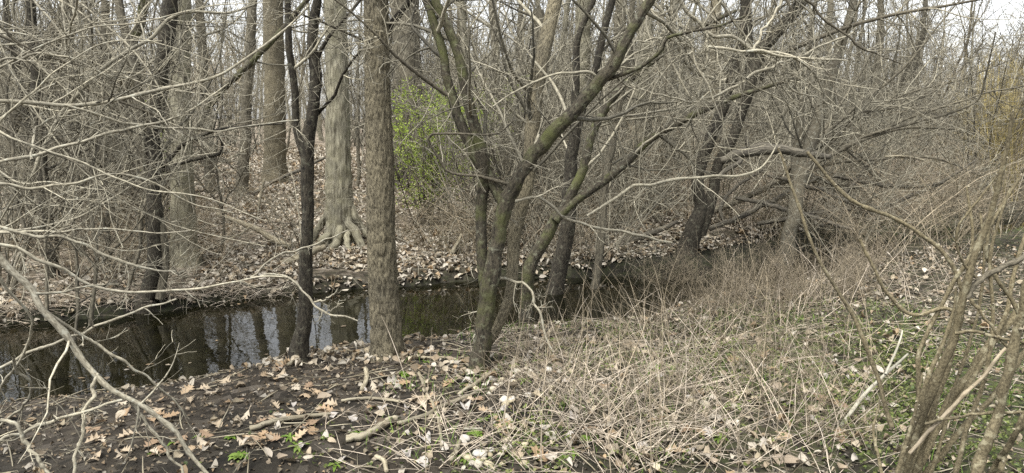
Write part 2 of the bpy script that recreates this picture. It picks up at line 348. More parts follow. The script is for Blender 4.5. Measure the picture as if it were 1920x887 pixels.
def px_area(g, n, poly):
    """n random pixels inside a polygon of the photo"""
    poly = np.array(poly, float); lo, hi = poly.min(0), poly.max(0); out = []
    while len(out) < n:
        q = g.uniform(lo, hi, (n * 3, 2)); x, y = q[:, 0], q[:, 1]; ins = np.zeros(len(q), bool); j = len(poly) - 1
        for i in range(len(poly)):
            xi, yi = poly[i]; xj, yj = poly[j]
            ins ^= ((yi > y) != (yj > y)) & (x < (xj - xi) * (y - yi) / (yj - yi + 1e-9) + xi); j = i
        out.extend(q[ins])
    return np.array(out[:n])
def px_ground(q):
    """pixels -> ground points, vectorised"""
    rx, ry, rz = ray(q[:, 0], q[:, 1]); ys = np.linspace(2, 60, 1200)
    k = ys[None] / ry[:, None]; g = CAM_H + rz[:, None] * k - hgt(rx[:, None] * k, np.broadcast_to(ys, k.shape))
    i = np.where((g < 0).any(1), np.argmax(g < 0, 1), 1199); r = np.arange(len(q))
    return np.stack([rx * k[r, i], ys[i]], -1)

# ------------------------------------------------------------------ the setting: ground, stream
def axis(lo, hi, step, far_lo, far_hi):
    a = list(np.arange(lo, hi, step)); s = step; v = lo
    while v > far_lo: s *= 1.22; v -= s; a.insert(0, v)
    s = step; v = a[-1]
    while v < far_hi: s *= 1.22; v += s; a.append(v)
    return np.array(a)
gx = axis(-7, 9, .075, -700, 700); gy = axis(2.4, 15, .075, -60, 900)
X, Y = np.meshgrid(gx, gy); Z = hgt(X, Y); nx, ny = len(gx), len(gy)
i = np.arange(ny - 1)[:, None]; j = np.arange(nx - 1)[None]
F = np.stack([i * nx + j, i * nx + j + 1, (i + 1) * nx + j + 1, (i + 1) * nx + j], -1).reshape(-1, 4)
D = stream_d(X, Y)
litter = np.clip((D - 1.1) * 1.2, 0, 1) * .75 + np.clip((Y - 14) / 10, 0, .25)
litter = np.where(D < 0, .22 * vnoise(X * 1.5 + 20, Y * 1.5 + 20, 9), litter)
green = np.where(D < 0, np.clip((X - .2) * .3, 0, .22) + .75 * np.exp(-((X - 2.6) ** 2 + (Y - 4.5) ** 2) / 1.6), .12)
green = np.clip(green + .6 * np.exp(-((X - 7.6) ** 2 + (Y - 11.5) ** 2) / 3), 0, 1)
ground = link('ground', raw_mesh('ground', np.stack([X, Y, Z], -1).reshape(-1, 3), F, M['ground'], (('zones', 'FLOAT_COLOR', np.stack([litter, green, X * 0, X * 0 + 1], -1).reshape(-1, 4)),)))
tag(ground, 'dark forest soil with leaf litter on both banks', kind='structure')
sx = np.arange(-16, 24, .25); syc = np.interp(sx, _dx, _dy); sl = np.interp(sx, _dx, _ds); nn = nrm(np.stack([-sl, np.ones_like(sl)], -1))
cross = np.linspace(-2.1, 1.6, 9)
V = np.stack([sx[:, None] + nn[:, :1] * cross, syc[:, None] + nn[:, 1:] * cross, np.full((len(sx), 9), WATER)], -1)
i = np.arange(len(sx) - 1)[:, None]; j = np.arange(8)[None]
F = np.stack([i * 9 + j, (i + 1) * 9 + j, (i + 1) * 9 + j + 1, i * 9 + j + 1], -1).reshape(-1, 4)
stream = link('stream_water', raw_mesh('stream_water', V.reshape(-1, 3), F, M['water']))
tag(stream, 'narrow dark stream reflecting bare trees and pale sky', kind='structure')

# ------------------------------------------------------------------ traced trees
def add_twigs(t, base, g, lim, mat, k=(7, 6, 4), t0=.3, name='crown', up=.04, wig=.12, rel=(.28, .55), r3=True, sides=5, rmax=.03):
    P, R = stack(lim); R = np.minimum(R, rmax); m = MB(); rm = float(np.clip(P[:, :, 1].mean() * .00050, .0016, .0048))
    P1, R1 = grow(g, P, R, k[0], (t0, 1), rel, (35, 75), 9, wig, up, .55, rm * 1.3); m.addm(P1, R1, sides, tints(g, len(P1)))
    P2, R2 = grow(g, P1, R1, k[1], (.15, 1), (.3, .6), (30, 75), 6, wig, up, .62, rm); m.addm(P2, R2, 3, tints(g, len(P2)))
    if r3 and k[2]:
        P3, R3 = grow(g, P2, R2, k[2], (.2, 1), (.3, .65), (30, 75), 5, wig * 1.1, up, .7, rm * .8); m.addm(P3, R3, 3, tints(g, len(P3)))
    return tag(m.build(name, mat, t, base), kind='stuff')
def traced_tree(name, label, cat, seed, trunk, limbs=(), Y=None, mat='grey', twig='twigmid', k=(7, 6, 4), t0=.3, sides=14, n=48, rough=None, wob=.12, group=None, up=.03, wig=.12, sink=.06, twig_on_trunk=True, stretch=7.0):
    """trunk: [(px,py,w)...] from its foot up; limbs: [(Y or None, [(px,py,w)...])]"""
    g = np.random.default_rng(seed); b = ground_at(trunk[0][0], trunk[0][1])
    Y0 = b[1] if Y is None else (Y[0] if np.ndim(Y) else Y)
    Yt = (Y0, Y0) if Y is None or not np.ndim(Y) else Y
    P, R = trace(trunk, Yt, n, wob, seed)
    base = P[0].copy(); base[2] = float(hgt(base[0], base[1]))
    P[0, 2] = min(P[0, 2], base[2]) - sink
    t = thing(name, base, label, cat, group)
    if rough: me = rough_trunk(P, R, rough[0], rough[1], rough[2], g, *rough[3:], origin=base, mat=M[mat], stretch=stretch)
    else:
        me = rough_trunk(P, R, sides, 9, .10, g, .35, 4, .12, origin=base, mat=M[mat])
    link('trunk', me, t)
    lim = [(P, R)] if twig_on_trunk else []
    for q, item in enumerate(limbs):
        Yl, pts = item[0], item[1]
        lp, lr = trace(pts, Y0 if Yl is None else Yl, 28, wob, seed + 7 * q + 1, .35)
        m = MB(); m.add(lp, lr, 10); m.build('limb', M[item[2] if len(item) > 2 else mat], t, base); lim.append((lp, lr))
    if k: add_twigs(t, base, g, lim, M[twig], k, t0, up=up, wig=wig)
    return t

# middle: straight furrowed trunk on the near bank
b = ground_at(725, 668); yA = b[1]
traced_tree('bare_tree', 'thick straight upright trunk with finely furrowed bark at the water edge', 'tree', 11,
    [(727, 672, 59), (723, 610, 55), (719, 540, 53), (715, 440, 51), (713, 300, 48), (709, 200, 46), (707, 100, 44), (705, 0, 44), (703, -300, 40), (700, -700, 30)],
    [(yA, [(712, 118, 16), (716, 80, 15), (735, 40, 13), (770, -10, 11), (800, -120, 8)], 'dark'), ((yA, yA - .3), [(707, 112, 10), (698, 92, 8), (660, 66, 5), (600, 40, 4), (530, 15, 3)], 'dark')],
    mat='furrow', k=(4, 4, 2), t0=.72, n=230, rough=(84, 30, .13, .5, 6, .11), wob=.02, stretch=17)
# big pale tree with buttress roots beyond the stream
bG = ground_at(640, 455)
tG = traced_tree('bare_tree', 'large pale tan trunk with spreading buttress roots on far bank', 'tree', 12,
    [(642, 458, 58), (640, 425, 52), (637, 380, 48), (635, 300, 44), (633, 200, 41), (631, 100, 40), (628, 0, 39), (620, -300, 38), (612, -600, 30)], [],
    mat='pale', k=(4, 4, 2), t0=.72, n=150, rough=(84, 14, .16, .25, 7, .25), wob=.02)
g = np.random.default_rng(13)
for q, (pts, dy) in enumerate([([(622, 372, 13), (608, 408, 14), (596, 434, 13), (580, 452, 10), (556, 466, 5)], .2), ([(628, 385, 14), (620, 425, 16), (604, 456, 14), (588, 474, 9), (570, 484, 4)], .5),
            ([(640, 385, 14), (640, 425, 16), (630, 458, 15), (614, 480, 10), (600, 492, 4)], .65), ([(648, 385, 14), (660, 425, 16), (676, 462, 14), (686, 480, 9), (696, 490, 4)], .6),
            ([(654, 372, 12), (670, 408, 13), (688, 440, 12), (712, 458, 8), (735, 466, 4)], .25), ([(652, 410, 10), (652, 445, 12), (654, 470, 10), (650, 490, 5)], .7)]):
    m = MB(); P, R = trace(pts, (bG[1] - .14, bG[1] - dy), 26, .16, 3 + q, .5); P[-6:, 2] = np.minimum(P[-6:, 2], hgt(P[-6:, 0], P[-6:, 1]) + R[-6:] * .3); m.add(P, R, 14, .85 + .1 * (q % 3))
    m.build('root', M['pale'], tG, np.array(tG.location))
# the dark slender forked trunk left of the middle
traced_tree('bare_tree', 'slender dark rough trunk leaning from water edge and forking', 'tree', 14,
    [(560, 676, 34), (567, 630, 27), (574, 570, 24), (574, 480, 22), (576, 400, 21), (575, 320, 24), (580, 260, 23), (588, 190, 22), (592, 130, 21), (583, 85, 18), (592, 20, 17), (600, -60, 15), (590, -400, 9)],
    [(None, [(574, 300, 17), (562, 268, 15), (551, 235, 14), (545, 150, 14), (540, 60, 13), (538, -20, 12), (525, -300, 7)]),
     (None, [(585, 160, 10), (600, 100, 8), (625, 60, 6), (660, 20, 5), (690, -20, 4)]),
     ((5.4, 5.0), [(580, 230, 7), (620, 185, 6), (650, 130, 5), (700, 70, 4)])],
    mat='dark', k=(6, 5, 3), t0=.25, rough=(28, 10, .22, .7, 4, .10))
# V-shaped mossy tree right of the middle
bB = ground_at(900, 690); yB = bB[1]
traced_tree('bare_tree', 'mossy tree with wide V fork and long limb reaching upper right', 'tree', 15,
    [(896, 694, 32.7), (904, 640, 31.0), (911, 580, 30.1), (918, 530, 31.8), (930, 470, 26.7), (940, 410, 26.7), (948, 378, 29.2), (965, 345, 27.5), (988, 308, 26.7), (1040, 246, 26.7), (1080, 205, 24.9), (1112, 168, 24.1), (1155, 116, 23.2), (1178, 65, 19.8), (1222, -5, 17.2), (1300, -150, 12.0)],
    [((yB, yB + .1), [(912, 545, 24.1), (901, 500, 22.4), (899, 440, 20.6), (904, 380, 22.4), (903, 320, 22.4), (888, 240, 20.6), (876, 170, 20.6), (863, 95, 18.9), (836, 40, 17.2), (812, -10, 15.5), (780, -120, 10.3)], 'mossy'),
     ((yB, yB + .15), [(948, 385, 24.1), (928, 350, 22.4), (896, 302, 21.5), (862, 222, 19.8), (842, 150, 17.2), (826, 80, 16.3), (795, -5, 15.5), (760, -120, 10.3)], 'mossy'),
     ((yB + .1, yB + .8), [(908, 655, 17.2), (934, 612, 18.9), (953, 560, 22.4), (962, 490, 24.9), (973, 400, 26.7), (987, 310, 28.4), (1000, 210, 29.2), (1018, 110, 28.4), (1038, 10, 27.5), (1055, -150, 22.4)], 'furrow'),
     ((yB, yB - .5), [(838, 178, 7.7), (806, 156, 7.7), (770, 128, 6.9), (735, 98, 6.0), (700, 60, 4.3), (645, 12, 3.4), (600, -20, 2.6)], 'twigdark'),
     ((yB, yB - .2), [(950, 345, 6.9), (900, 330, 6.0), (862, 327, 5.2), (835, 320, 5.2), (822, 298, 5.2), (806, 272, 5.2), (803, 258, 5.2), (815, 251, 5.2), (860, 250, 4.3), (930, 250, 3.4), (965, 225, 2.6)], 'twigdark'),
     ((yB, yB - .3), [(1128, 152, 7.7), (1170, 138, 7.7), (1205, 122, 6.9), (1240, 95, 6.9), (1252, 72, 6.0), (1290, 60, 5.2), (1340, 52, 4.3), (1400, 30, 3.4)], 'mossy'),
     ((yB, yB - .3), [(1126, 152, 6.0), (1105, 136, 6.0), (1070, 136, 5.2), (1036, 140, 4.3), (1000, 156, 4.3), (960, 176, 3.4), (925, 200, 2.6)], 'twigmid')],
    mat='mossy', k=(8, 6, 3.4), t0=.35, rough=(32, 12, .16, .3, 4, .11), n=80)
# stems between the V tree and the twin trunks
yD = ground_at(1032, 598)[1]
traced_tree('bare_tree', 'dark upright trunk with thin curved top, just right of mossy V tree', 'tree', 16,
    [(1030, 600, 34), (1044, 530, 31), (1060, 450, 28), (1066, 380, 26), (1071, 300, 23), (1078, 220, 18), (1080, 150, 13), (1082, 75, 11), (1100, 30, 10), (1115, -20, 9), (1120, -200, 6)],
    [(None, [(1072, 290, 14), (1088, 230, 13), (1104, 170, 13), (1120, 110, 14), (1135, 55, 14), (1152, -20, 13), (1160, -200, 8)])],
    mat='dark', k=(6, 5, 3), rough=(24, 9, .2, .3, 4, .1))
traced_tree('bare_tree', 'mossy curved stem leaning right and splitting into two long arms', 'tree', 17,
    [(985, 560, 26), (996, 500, 24), (1030, 430, 22), (1052, 398, 20), (1078, 350, 18), (1096, 308, 17), (1112, 245, 15), (1158, 172, 14), (1195, 137, 13), (1242, 98, 12), (1256, 72, 11), (1310, 52, 9), (1380, 20, 6)],
    [((6.9, 7.4), [(1040, 415, 17), (1090, 372, 17), (1130, 340, 16), (1178, 298, 16), (1210, 268, 15), (1268, 235, 14), (1330, 202, 12), (1400, 175, 9), (1480, 150, 6)])],
    Y=(6.9, 7.2), mat='mossy', k=(7, 6, 4), rough=(24, 9, .14, .2, 4, .1))
traced_tree('bare_tree', 'thin grey pole-like trunk standing in the stream beside the leaning stem', 'tree', 18,
    [(1106, 585, 17), (1118, 516, 16), (1127, 450, 15), (1134, 345, 14), (1150, 260, 13), (1168, 160, 12), (1180, 60, 11), (1190, -40, 10), (1200, -250, 6)], [], mat='grey', k=(6, 5, 3), rough=(16, 7, .1, .2, 4, .1))
# twin leaning grey trunks
yE = ground_at(1292, 470)[1]
traced_tree('bare_tree', 'pair of slim dark leaning trunks rising from one crooked foot', 'tree', 19,
    [(1288, 474, 36), (1300, 430, 32), (1314, 385, 24), (1307, 345, 22), (1318, 300, 21), (1336, 250, 21), (1356, 198, 20), (1374, 140, 19), (1385, 90, 17), (1396, 20, 18), (1400, -150, 12)],
    [(None, [(1312, 440, 24), (1326, 400, 25), (1340, 352, 21), (1345, 318, 20), (1365, 275, 19), (1388, 225, 19), (1408, 170, 19), (1420, 110, 24), (1450, 62, 24), (1500, -5, 22), (1570, -130, 14)]),
     (None, [(1405, 150, 16), (1402, 95, 17), (1400, 40, 16), (1402, -30, 14), (1410, -160, 9)]),
     ((yE, yE - .5), [(1425, 150, 10), (1440, 130, 9), (1480, 95, 9), (1530, 72, 8), (1600, 46, 7), (1700, 24, 6), (1860, -5, 4)], 'twigdark'),
     ((yE, yE - 1.2), [(1378, 145, 9), (1340, 150, 8), (1290, 120, 7), (1265, 60, 6), (1250, 10, 5)], 'twig')],
    mat='dark', k=(7, 6, 3), rough=(28, 8, .07, .35, 4, .25))
traced_tree('bare_tree', 'pale smooth trunk behind dead weeds, first right of the twin trunks', 'tree', 20,
    [(1466, 512, 31), (1475, 470, 28), (1486, 410, 26), (1500, 345, 25), (1514, 285, 24), (1532, 225, 22), (1556, 150, 20), (1580, 75, 17), (1600, 0, 15), (1625, -140, 10)],
    [(None, [(1490, 400, 18), (1495, 330, 17), (1500, 260, 15), (1506, 180, 13), (1520, 90, 10), (1530, 0, 8)])],
    mat='smooth', k=(7, 6, 3), rough=(28, 8, .06, .3, 4, .15))
# left side trunks
traced_tree('bare_tree', 'furrowed pale brown trunk behind the dark pair, left of the root tree', 'tree', 21,
    [(347, 496, 56), (346, 460, 47), (344, 400, 42), (341, 300, 38), (338, 150, 36), (340, 0, 34), (342, -250, 28), (340, -500, 20)], [], mat='pale', k=(4, 4, 2), t0=.75, n=130, rough=(60, 20, .11, .3, 6, .12), wob=.02)
traced_tree('bare_tree', 'tall dark trunk at the far water edge, slightly leaning right', 'tree', 22,
    [(272, 575, 34), (282, 530, 28), (293, 480, 26), (291, 400, 25), (288, 330, 24), (291, 250, 24), (300, 150, 26), (313, 60, 28), (323, -20, 28), (335, -250, 20)],
    [(None, [(300, 560, 18), (305, 500, 16), (302, 430, 15), (285, 360, 16), (272, 300, 16), (264, 210, 17), (250, 120, 17), (232, 40, 16), (215, -40, 14)], 'grey'),
     ((8.2, 7.6), [(285, 345, 10), (300, 320, 9), (325, 290, 8), (350, 265, 8), (400, 245, 6), (450, 238, 5), (530, 232, 3)], 'dark'),
     ((8.2, 7.8), [(288, 330, 8), (330, 308, 7), (380, 295, 6), (412, 288, 6), (417, 268, 5), (410, 255, 4)], 'dark')],
    mat='dark', k=(6, 5, 3), rough=(26, 10, .16, .3, 4, .15))
traced_tree('bare_tree', 'mossy trunk with black foot leaning steeply right among left shrubs', 'tree', 23,
    [(112, 412, 22), (135, 375, 22), (165, 335, 20), (188, 300, 19), (205, 250, 17), (222, 200, 16), (237, 150, 17), (248, 85, 18), (265, 30, 17), (278, -30, 16), (300, -200, 10)], [], mat='mossy', k=(6, 6, 4), rough=(20, 8, .14, .3, 4, .2))
traced_tree('bare_tree', 'bent brown trunk curving up right at left picture edge', 'tree', 24,
    [(10, 440, 30), (26, 400, 26), (40, 340, 24), (28, 290, 22), (20, 240, 22), (42, 200, 22), (55, 140, 22), (85, 85, 21), (110, 40, 20), (135, -15, 18), (170, -150, 12)],
    [(None, [(48, 180, 12), (70, 150, 12), (100, 90, 11), (130, 40, 10), (150, -20, 8)]), (None, [(30, 300, 14), (70, 330, 10), (110, 330, 6), (140, 300, 4)], 'twigdark')], mat='grey', k=(7, 6, 4), rough=(22, 8, .1, .3, 4, .2))
traced_tree('bare_tree', 'thin upright grey trunk near left edge with stained lower half', 'tree', 25,
    [(100, 520, 19), (98, 450, 18), (84, 380, 18), (78, 300, 17), (70, 220, 17), (66, 140, 18), (60, 60, 18), (56, -30, 17), (50, -200, 10)], [], mat='dark', k=(7, 6, 4), rough=(18, 8, .1, .3, 4, .2))
traced_tree('bare_tree', 'brown stem leaning right just behind the left edge shrub', 'tree', 28,
    [(22, 470, 17), (34, 380, 16), (55, 290, 15), (80, 210, 14), (112, 120, 13), (145, 40, 11), (170, -40, 9)], [], mat='grey', k=(8, 6, 4), t0=.15)
traced_tree('bare_tree', 'thin grey stem leaning right with a bent top, left of tall dark trunk', 'tree', 29,
    [(150, 480, 14), (165, 400, 13), (185, 310, 12), (212, 235, 12), (232, 190, 11), (240, 110, 10), (228, 40, 9), (225, -40, 7)], [], mat='grey', k=(8, 6, 4), t0=.15)
traced_tree('bare_tree', 'crooked brown stem forking low between leaning mossy trunk and left edge', 'tree', 30,
    [(60, 450, 17), (62, 400, 16), (52, 340, 14), (60, 280, 13), (48, 215, 13), (38, 150, 12), (20, 80, 11), (10, 0, 9)], [(None, [(55, 300, 10), (85, 240, 10), (95, 170, 9), (120, 90, 8), (125, 10, 7)])], mat='dark', k=(8, 6, 4), t0=.15)
traced_tree('leaning_pole', 'mossy pole leaning far right toward the thick distant furrowed trunk', 'fallen tree', 31,
    [(285, 420, 8), (340, 300, 10), (400, 190, 11), (470, 118, 11), (548, 35, 10), (620, -60, 9)], [], mat='mossy', k=(5, 4, 3), t0=.3)
traced_tree('bare_tree', 'thick distant furrowed trunk between dark forked trunk and leaning mossy branch', 'tree', 26,
    [(516, 345, 46), (516, 300, 40), (515, 200, 38), (514, 100, 37), (512, 0, 36), (510, -200, 30)], [], mat='furrow', k=(5, 5, 3), t0=.5, n=90, rough=(48, 18, .1, .3, 6, .3), wob=.02)
traced_tree('bare_tree', 'wide far trunk directly behind the straight furrowed trunk', 'tree', 27,
    [(770, 345, 60), (768, 300, 54), (766, 200, 52), (763, 100, 50), (760, 0, 48), (755, -150, 40)], [], mat='grey', k=(6, 5, 3), t0=.5, n=90, rough=(48, 18, .1, .3, 6, .3), wob=.02)
for q, (pts, lab, mt) in enumerate([
    ([(1180, 400, 34), (1186, 330, 30), (1195, 240, 28), (1203, 140, 27), (1210, 40, 26), (1216, -100, 20)], 'straight tan trunk in the background behind the long mossy limb', 'pale'),
    ([(1228, 395, 26), (1236, 320, 22), (1246, 220, 20), (1256, 110, 18), (1264, 0, 16), (1270, -100, 12)], 'slim tan trunk with slight lean, left of the twin trunks', 'smooth'),
    ([(1140, 385, 30), (1146, 300, 27), (1150, 200, 26), (1160, 90, 25), (1166, -30, 22)], 'upright grey trunk seen beneath the two long leaning arms', 'grey'),
    ([(1085, 390, 36), (1090, 300, 34), (1086, 200, 32), (1092, 90, 31), (1096, -40, 28)], 'broad pale trunk half hidden behind the dark curved one', 'pale'),
    ([(452, 372, 24), (458, 300, 20), (462, 200, 19), (470, 90, 18), (474, -30, 15)], 'grey background trunk left of the thick distant furrowed trunk', 'grey'),
    ([(395, 365, 20), (392, 290, 18), (388, 200, 17), (380, 100, 16), (372, -20, 14)], 'thin grey background trunk just right of the furrowed pale brown trunk', 'grey'),
    ([(222, 400, 20), (216, 320, 17), (210, 220, 16), (200, 120, 15), (196, 0, 14)], 'upright brown background trunk crossing behind the leaning mossy one', 'grey'),
    ([(1030, 400, 26), (1032, 330, 24), (1026, 240, 23), (1016, 140, 22), (1010, 20, 20)], 'grey trunk filling the gap inside the V tree', 'grey'),
    ([(1690, 300, 14), (1700, 220, 12), (1712, 140, 11), (1730, 60, 9), (1738, -30, 7)], 'dark thin trunk above the brush heap under open sky', 'dark'),
    ([(1640, 320, 18), (1634, 240, 15), (1640, 160, 14), (1650, 80, 12), (1652, -20, 10)], 'grey thin trunk left of the dark one above the brush heap', 'grey'),
    ([(1575, 380, 16), (1580, 300, 14), (1566, 220, 13), (1552, 120, 12), (1558, 0, 10)], 'grey slim trunk crossing behind the pale smooth trunk', 'smooth')]):
    traced_tree('bare_tree', lab, 'tree', 40 + q, pts, [], mat=mt, k=(9, 6, 4), t0=.3, rough=(22, 9, .1, .3, 4, .25))

# ------------------------------------------------------------------ background woods: a few tree and shrub kinds, copied one by one
def proto_tree(seed, h, r0, lean, nl, fork, mat, twig):
    g = np.random.default_rng(seed); n = 26; s = np.linspace(0, 1, n)
    w = np.cumsum(g.normal(size=(n, 2)) * .045, 0); P = np.stack([lean[0] * s * h + w[:, 0] * h * .06, lean[1] * s * h + w[:, 1] * h * .06, s * h - .12], -1); R = r0 * (1 - .8 * s) + .006
    tm = MB(); tm.add(P, R, 10)
    m = MB(); Pp, Rr = P[None], R[None]
    P1, R1 = grow(g, Pp, Rr, nl, (fork, .98), (.28, .55), (22, 60), 14, .10, .06, .55, .004); m.addm(P1, R1, 6, tints(g, len(P1), .85, 1.15))
    P2, R2 = grow(g, P1, R1, 5, (.12, 1), (.25, .5), (30, 70), 8, .19, .04, .5, .0055); m.addm(P2, R2, 4, tints(g, len(P2)))
    P3, R3 = grow(g, P2, R2, 5, (.15, 1), (.3, .6), (30, 75), 6, .2, .03, .55, .0048); m.addm(P3, R3, 3, tints(g, len(P3)))
    return tm.mesh('trunk', M[mat]), m.mesh('crown', M[twig])
def proto_shrub(seed, ns, h, r0, spread, mat, k=(8, 6), up=.03, wig=.16, arch=0.0, base_r=.15, rm=.003):
    g = np.random.default_rng(seed); m = MB(); n = 14; Ps, Rs = [], []
    for _ in range(ns):
        a = g.uniform(0, 2 * np.pi); tilt = g.uniform(.1, spread); L = h * g.uniform(.6, 1.1)
        d = np.array([math.cos(a) * math.sin(tilt), math.sin(a) * math.sin(tilt), math.cos(tilt)]); p = np.array([math.cos(a) * base_r * g.random(), math.sin(a) * base_r * g.random(), -.05]); pts = [p]
        for q in range(n - 1):
            d = d + g.normal(size=3) * wig * .55 + np.array([math.cos(a) * arch, math.sin(a) * arch, up - arch * q / n]); d /= np.linalg.norm(d); pts.append(pts[-1] + d * L / n)
        Ps.append(pts); Rs.append(r0 * g.uniform(.6, 1.1) * (1 - .75 * np.linspace(0, 1, n)))
    P, R = np.array(Ps), np.array(Rs); m.addm(P, R, 5, tints(g, ns))
    P1, R1 = grow(g, P, R, k[0], (.12, 1), (.22, .5), (30, 70), 8, wig * 1.2, up, .6, rm); m.addm(P1, R1, 3, tints(g, len(P1)))
    P2, R2 = grow(g, P1, R1, k[1], (.15, 1), (.3, .6), (30, 75), 5, wig * 1.3, up, .65, rm * .8); m.addm(P2, R2, 3, tints(g, len(P2)))
    return m.mesh('bare_shrub', M[mat])
TREES = [proto_tree(100 + i, *a) for i, a in enumerate([
    (9.5, .11, (.05, .0), 7, .12, 'grey', 'twigmid'), (8, .075, (-.12, .05), 7, .10, 'smooth', 'twigmid'), (11, .16, (.02, .02), 7, .22, 'furrow', 'twigdark'),
    (7, .06, (.22, -.05), 7, .08, 'grey', 'twigmid'), (10, .12, (-.05, -.04), 7, .16, 'pale', 'twigmid'), (6.5, .05, (-.25, .0), 7, .06, 'dark', 'twigdark')])]
SHRUBS = [proto_shrub(200, 9, 3.2, .018, .55, 'twigdark', wig=.12), proto_shrub(201, 10, 2.6, .014, .8, 'twigmid', wig=.13), proto_shrub(202, 12, 3.6, .016, .45, 'twigmid', wig=.11),
          proto_shrub(203, 10, 2.2, .012, 1.0, 'twig', wig=.13), proto_shrub(204, 8, 3.0, .015, .7, 'twigmid', wig=.14, arch=.03), proto_shrub(205, 14, 2.4, .010, .6, 'weed', arch=.05)]
g = np.random.default_rng(77)
def far_tree(x, y, k, sc, rz, label, group):
    t = thing('woodland_tree', (x, y, float(hgt(x, y))), label, 'tree', group)
    t.rotation_euler = (.09 * math.sin(rz * 7), .13 * math.cos(rz * 5), rz); t.scale = (sc, sc, sc)
    link('trunk', TREES[k][0], t); link('crown', TREES[k][1], t)
placed = []
LANDMARKS = [(60, 'the bent brown trunk at the left edge'), (190, 'the steeply leaning mossy trunk'), (300, 'the tall dark trunk'), (400, 'the furrowed pale brown trunk'), (515, 'the thick distant furrowed trunk'), (635, 'the buttress root tree'),
             (760, 'the thick straight trunk'), (850, 'the green leafing bush'), (960, 'the mossy V tree'), (1080, 'the dark curved trunk'), (1190, 'the long leaning arms'), (1320, 'the twin trunks'), (1490, 'the pale smooth trunk'), (1640, 'the brush heap'), (1780, 'the fallen tree top'), (1900, 'the yellow brush at right edge')]
def where(x, y):
    pxx = 960 + FPX * x / y
    lm = min(LANDMARKS, key=lambda a: abs(a[0] - pxx))[1]
    return ('close behind ' if y < 17 else 'well behind ' if y < 27 else 'far behind ') + lm
TLOOK = ['grey', 'smooth barked', 'thick furrowed', 'thin grey', 'tan barked', 'thin dark']
SLOOK = ['grey twiggy', 'grey spreading', 'tall grey', 'low pale', 'arching grey', 'low brown']
def free(x, y, r):
    return all((x - a) ** 2 + (y - b_) ** 2 > r * r for a, b_ in placed)
tries = 0
while len(placed) < 98 and tries < 6000:
    tries += 1
    y = 12.5 + 36 * g.random() ** .85; x = y * g.uniform(-.78, .78)
    if x > 4.5 and y < 22: continue
    if x > .30 * y and g.random() < .35: continue
    if stream_d(x, y) < 2 or not free(x, y, 1.25) or (390 < 960 + FPX * x / y < 640 and y < 23): continue
    placed.append((x, y)); side = 'left' if x < -.22 * y else ('right' if x > .22 * y else 'middle')
    kk = int(g.integers(0, 6))
    far_tree(x, y, kk, g.uniform(.58, .92), g.uniform(0, 6.28), TLOOK[kk] + ' bare tree ' + where(x, y), 'bare trees crowding the woods beyond the stream')
ns = 0; tries = 0
while ns < 200 and tries < 8000:
    tries += 1
    y = 9.6 + 26 * g.random() ** 1.1; x = y * g.uniform(-.76, .76); d = stream_d(x, y)
    if d < 1.3: continue
    pxx = 960 + FPX * x / y                                   # keep the open leaf floor before the root tree clear
    if 310 < pxx < 380 and y < 12.5: continue
    if 360 < pxx < 860 and y < (27 if pxx < 700 else 15.5): continue
    kk = int(g.choice(6, p=[.2, .2, .2, .2, .12, .08])); s = link('bare_shrub', SHRUBS[kk], None, (x, y, float(hgt(x, y)))); s.rotation_euler = (0, 0, g.uniform(0, 6.28)); q = g.uniform(.7, 1.15) * (1.0 if y < 17 else 1.6); s.scale = (q, q, q * (1.0 if y < 17 else 1.15))
    tag(s, SLOOK[kk] + ' leafless shrub ' + where(x, y), 'shrub', 'bare shrubs of the far bank undergrowth'); ns += 1
# the wood further off reads as one grey mass
m = MB(); g = np.random.default_rng(78); nt = 290
yy = g.uniform(46, 95, nt); xx = yy * g.uniform(-.85, .85, nt); hh = g.uniform(8, 13, nt) * np.where(xx > .3 * yy, .75, 1.0); n = 8
P = np.stack([xx, yy, hgt(xx, yy)], -1)[:, None, :] + np.linspace(0, 1, n)[None, :, None] * np.stack([g.normal(size=nt) * .9, g.normal(size=nt) * .5, hh], -1)[:, None, :]
R = g.uniform(.05, .16, nt)[:, None] * (1 - .8 * np.linspace(0, 1, n)); m.addm(P, R, 5, tints(g, nt, .8, 1.2))
P1, R1 = grow(g, P, R, 12, (.1, 1), (.2, .4), (25, 60), 5, .14, .05, .5, .007); m.addm(P1, R1, 3, tints(g, len(P1)))
P2, R2 = grow(g, P1, R1, 6, (.15, 1), (.45, .85), (30, 70), 3, .14, .04, .6, .018); m.addm(P2, R2, 3, tints(g, len(P2)))
tag(m.build('distant_woods', M['twigmid']), 'hazy grey mass of distant bare trees behind the woods', kind='stuff')

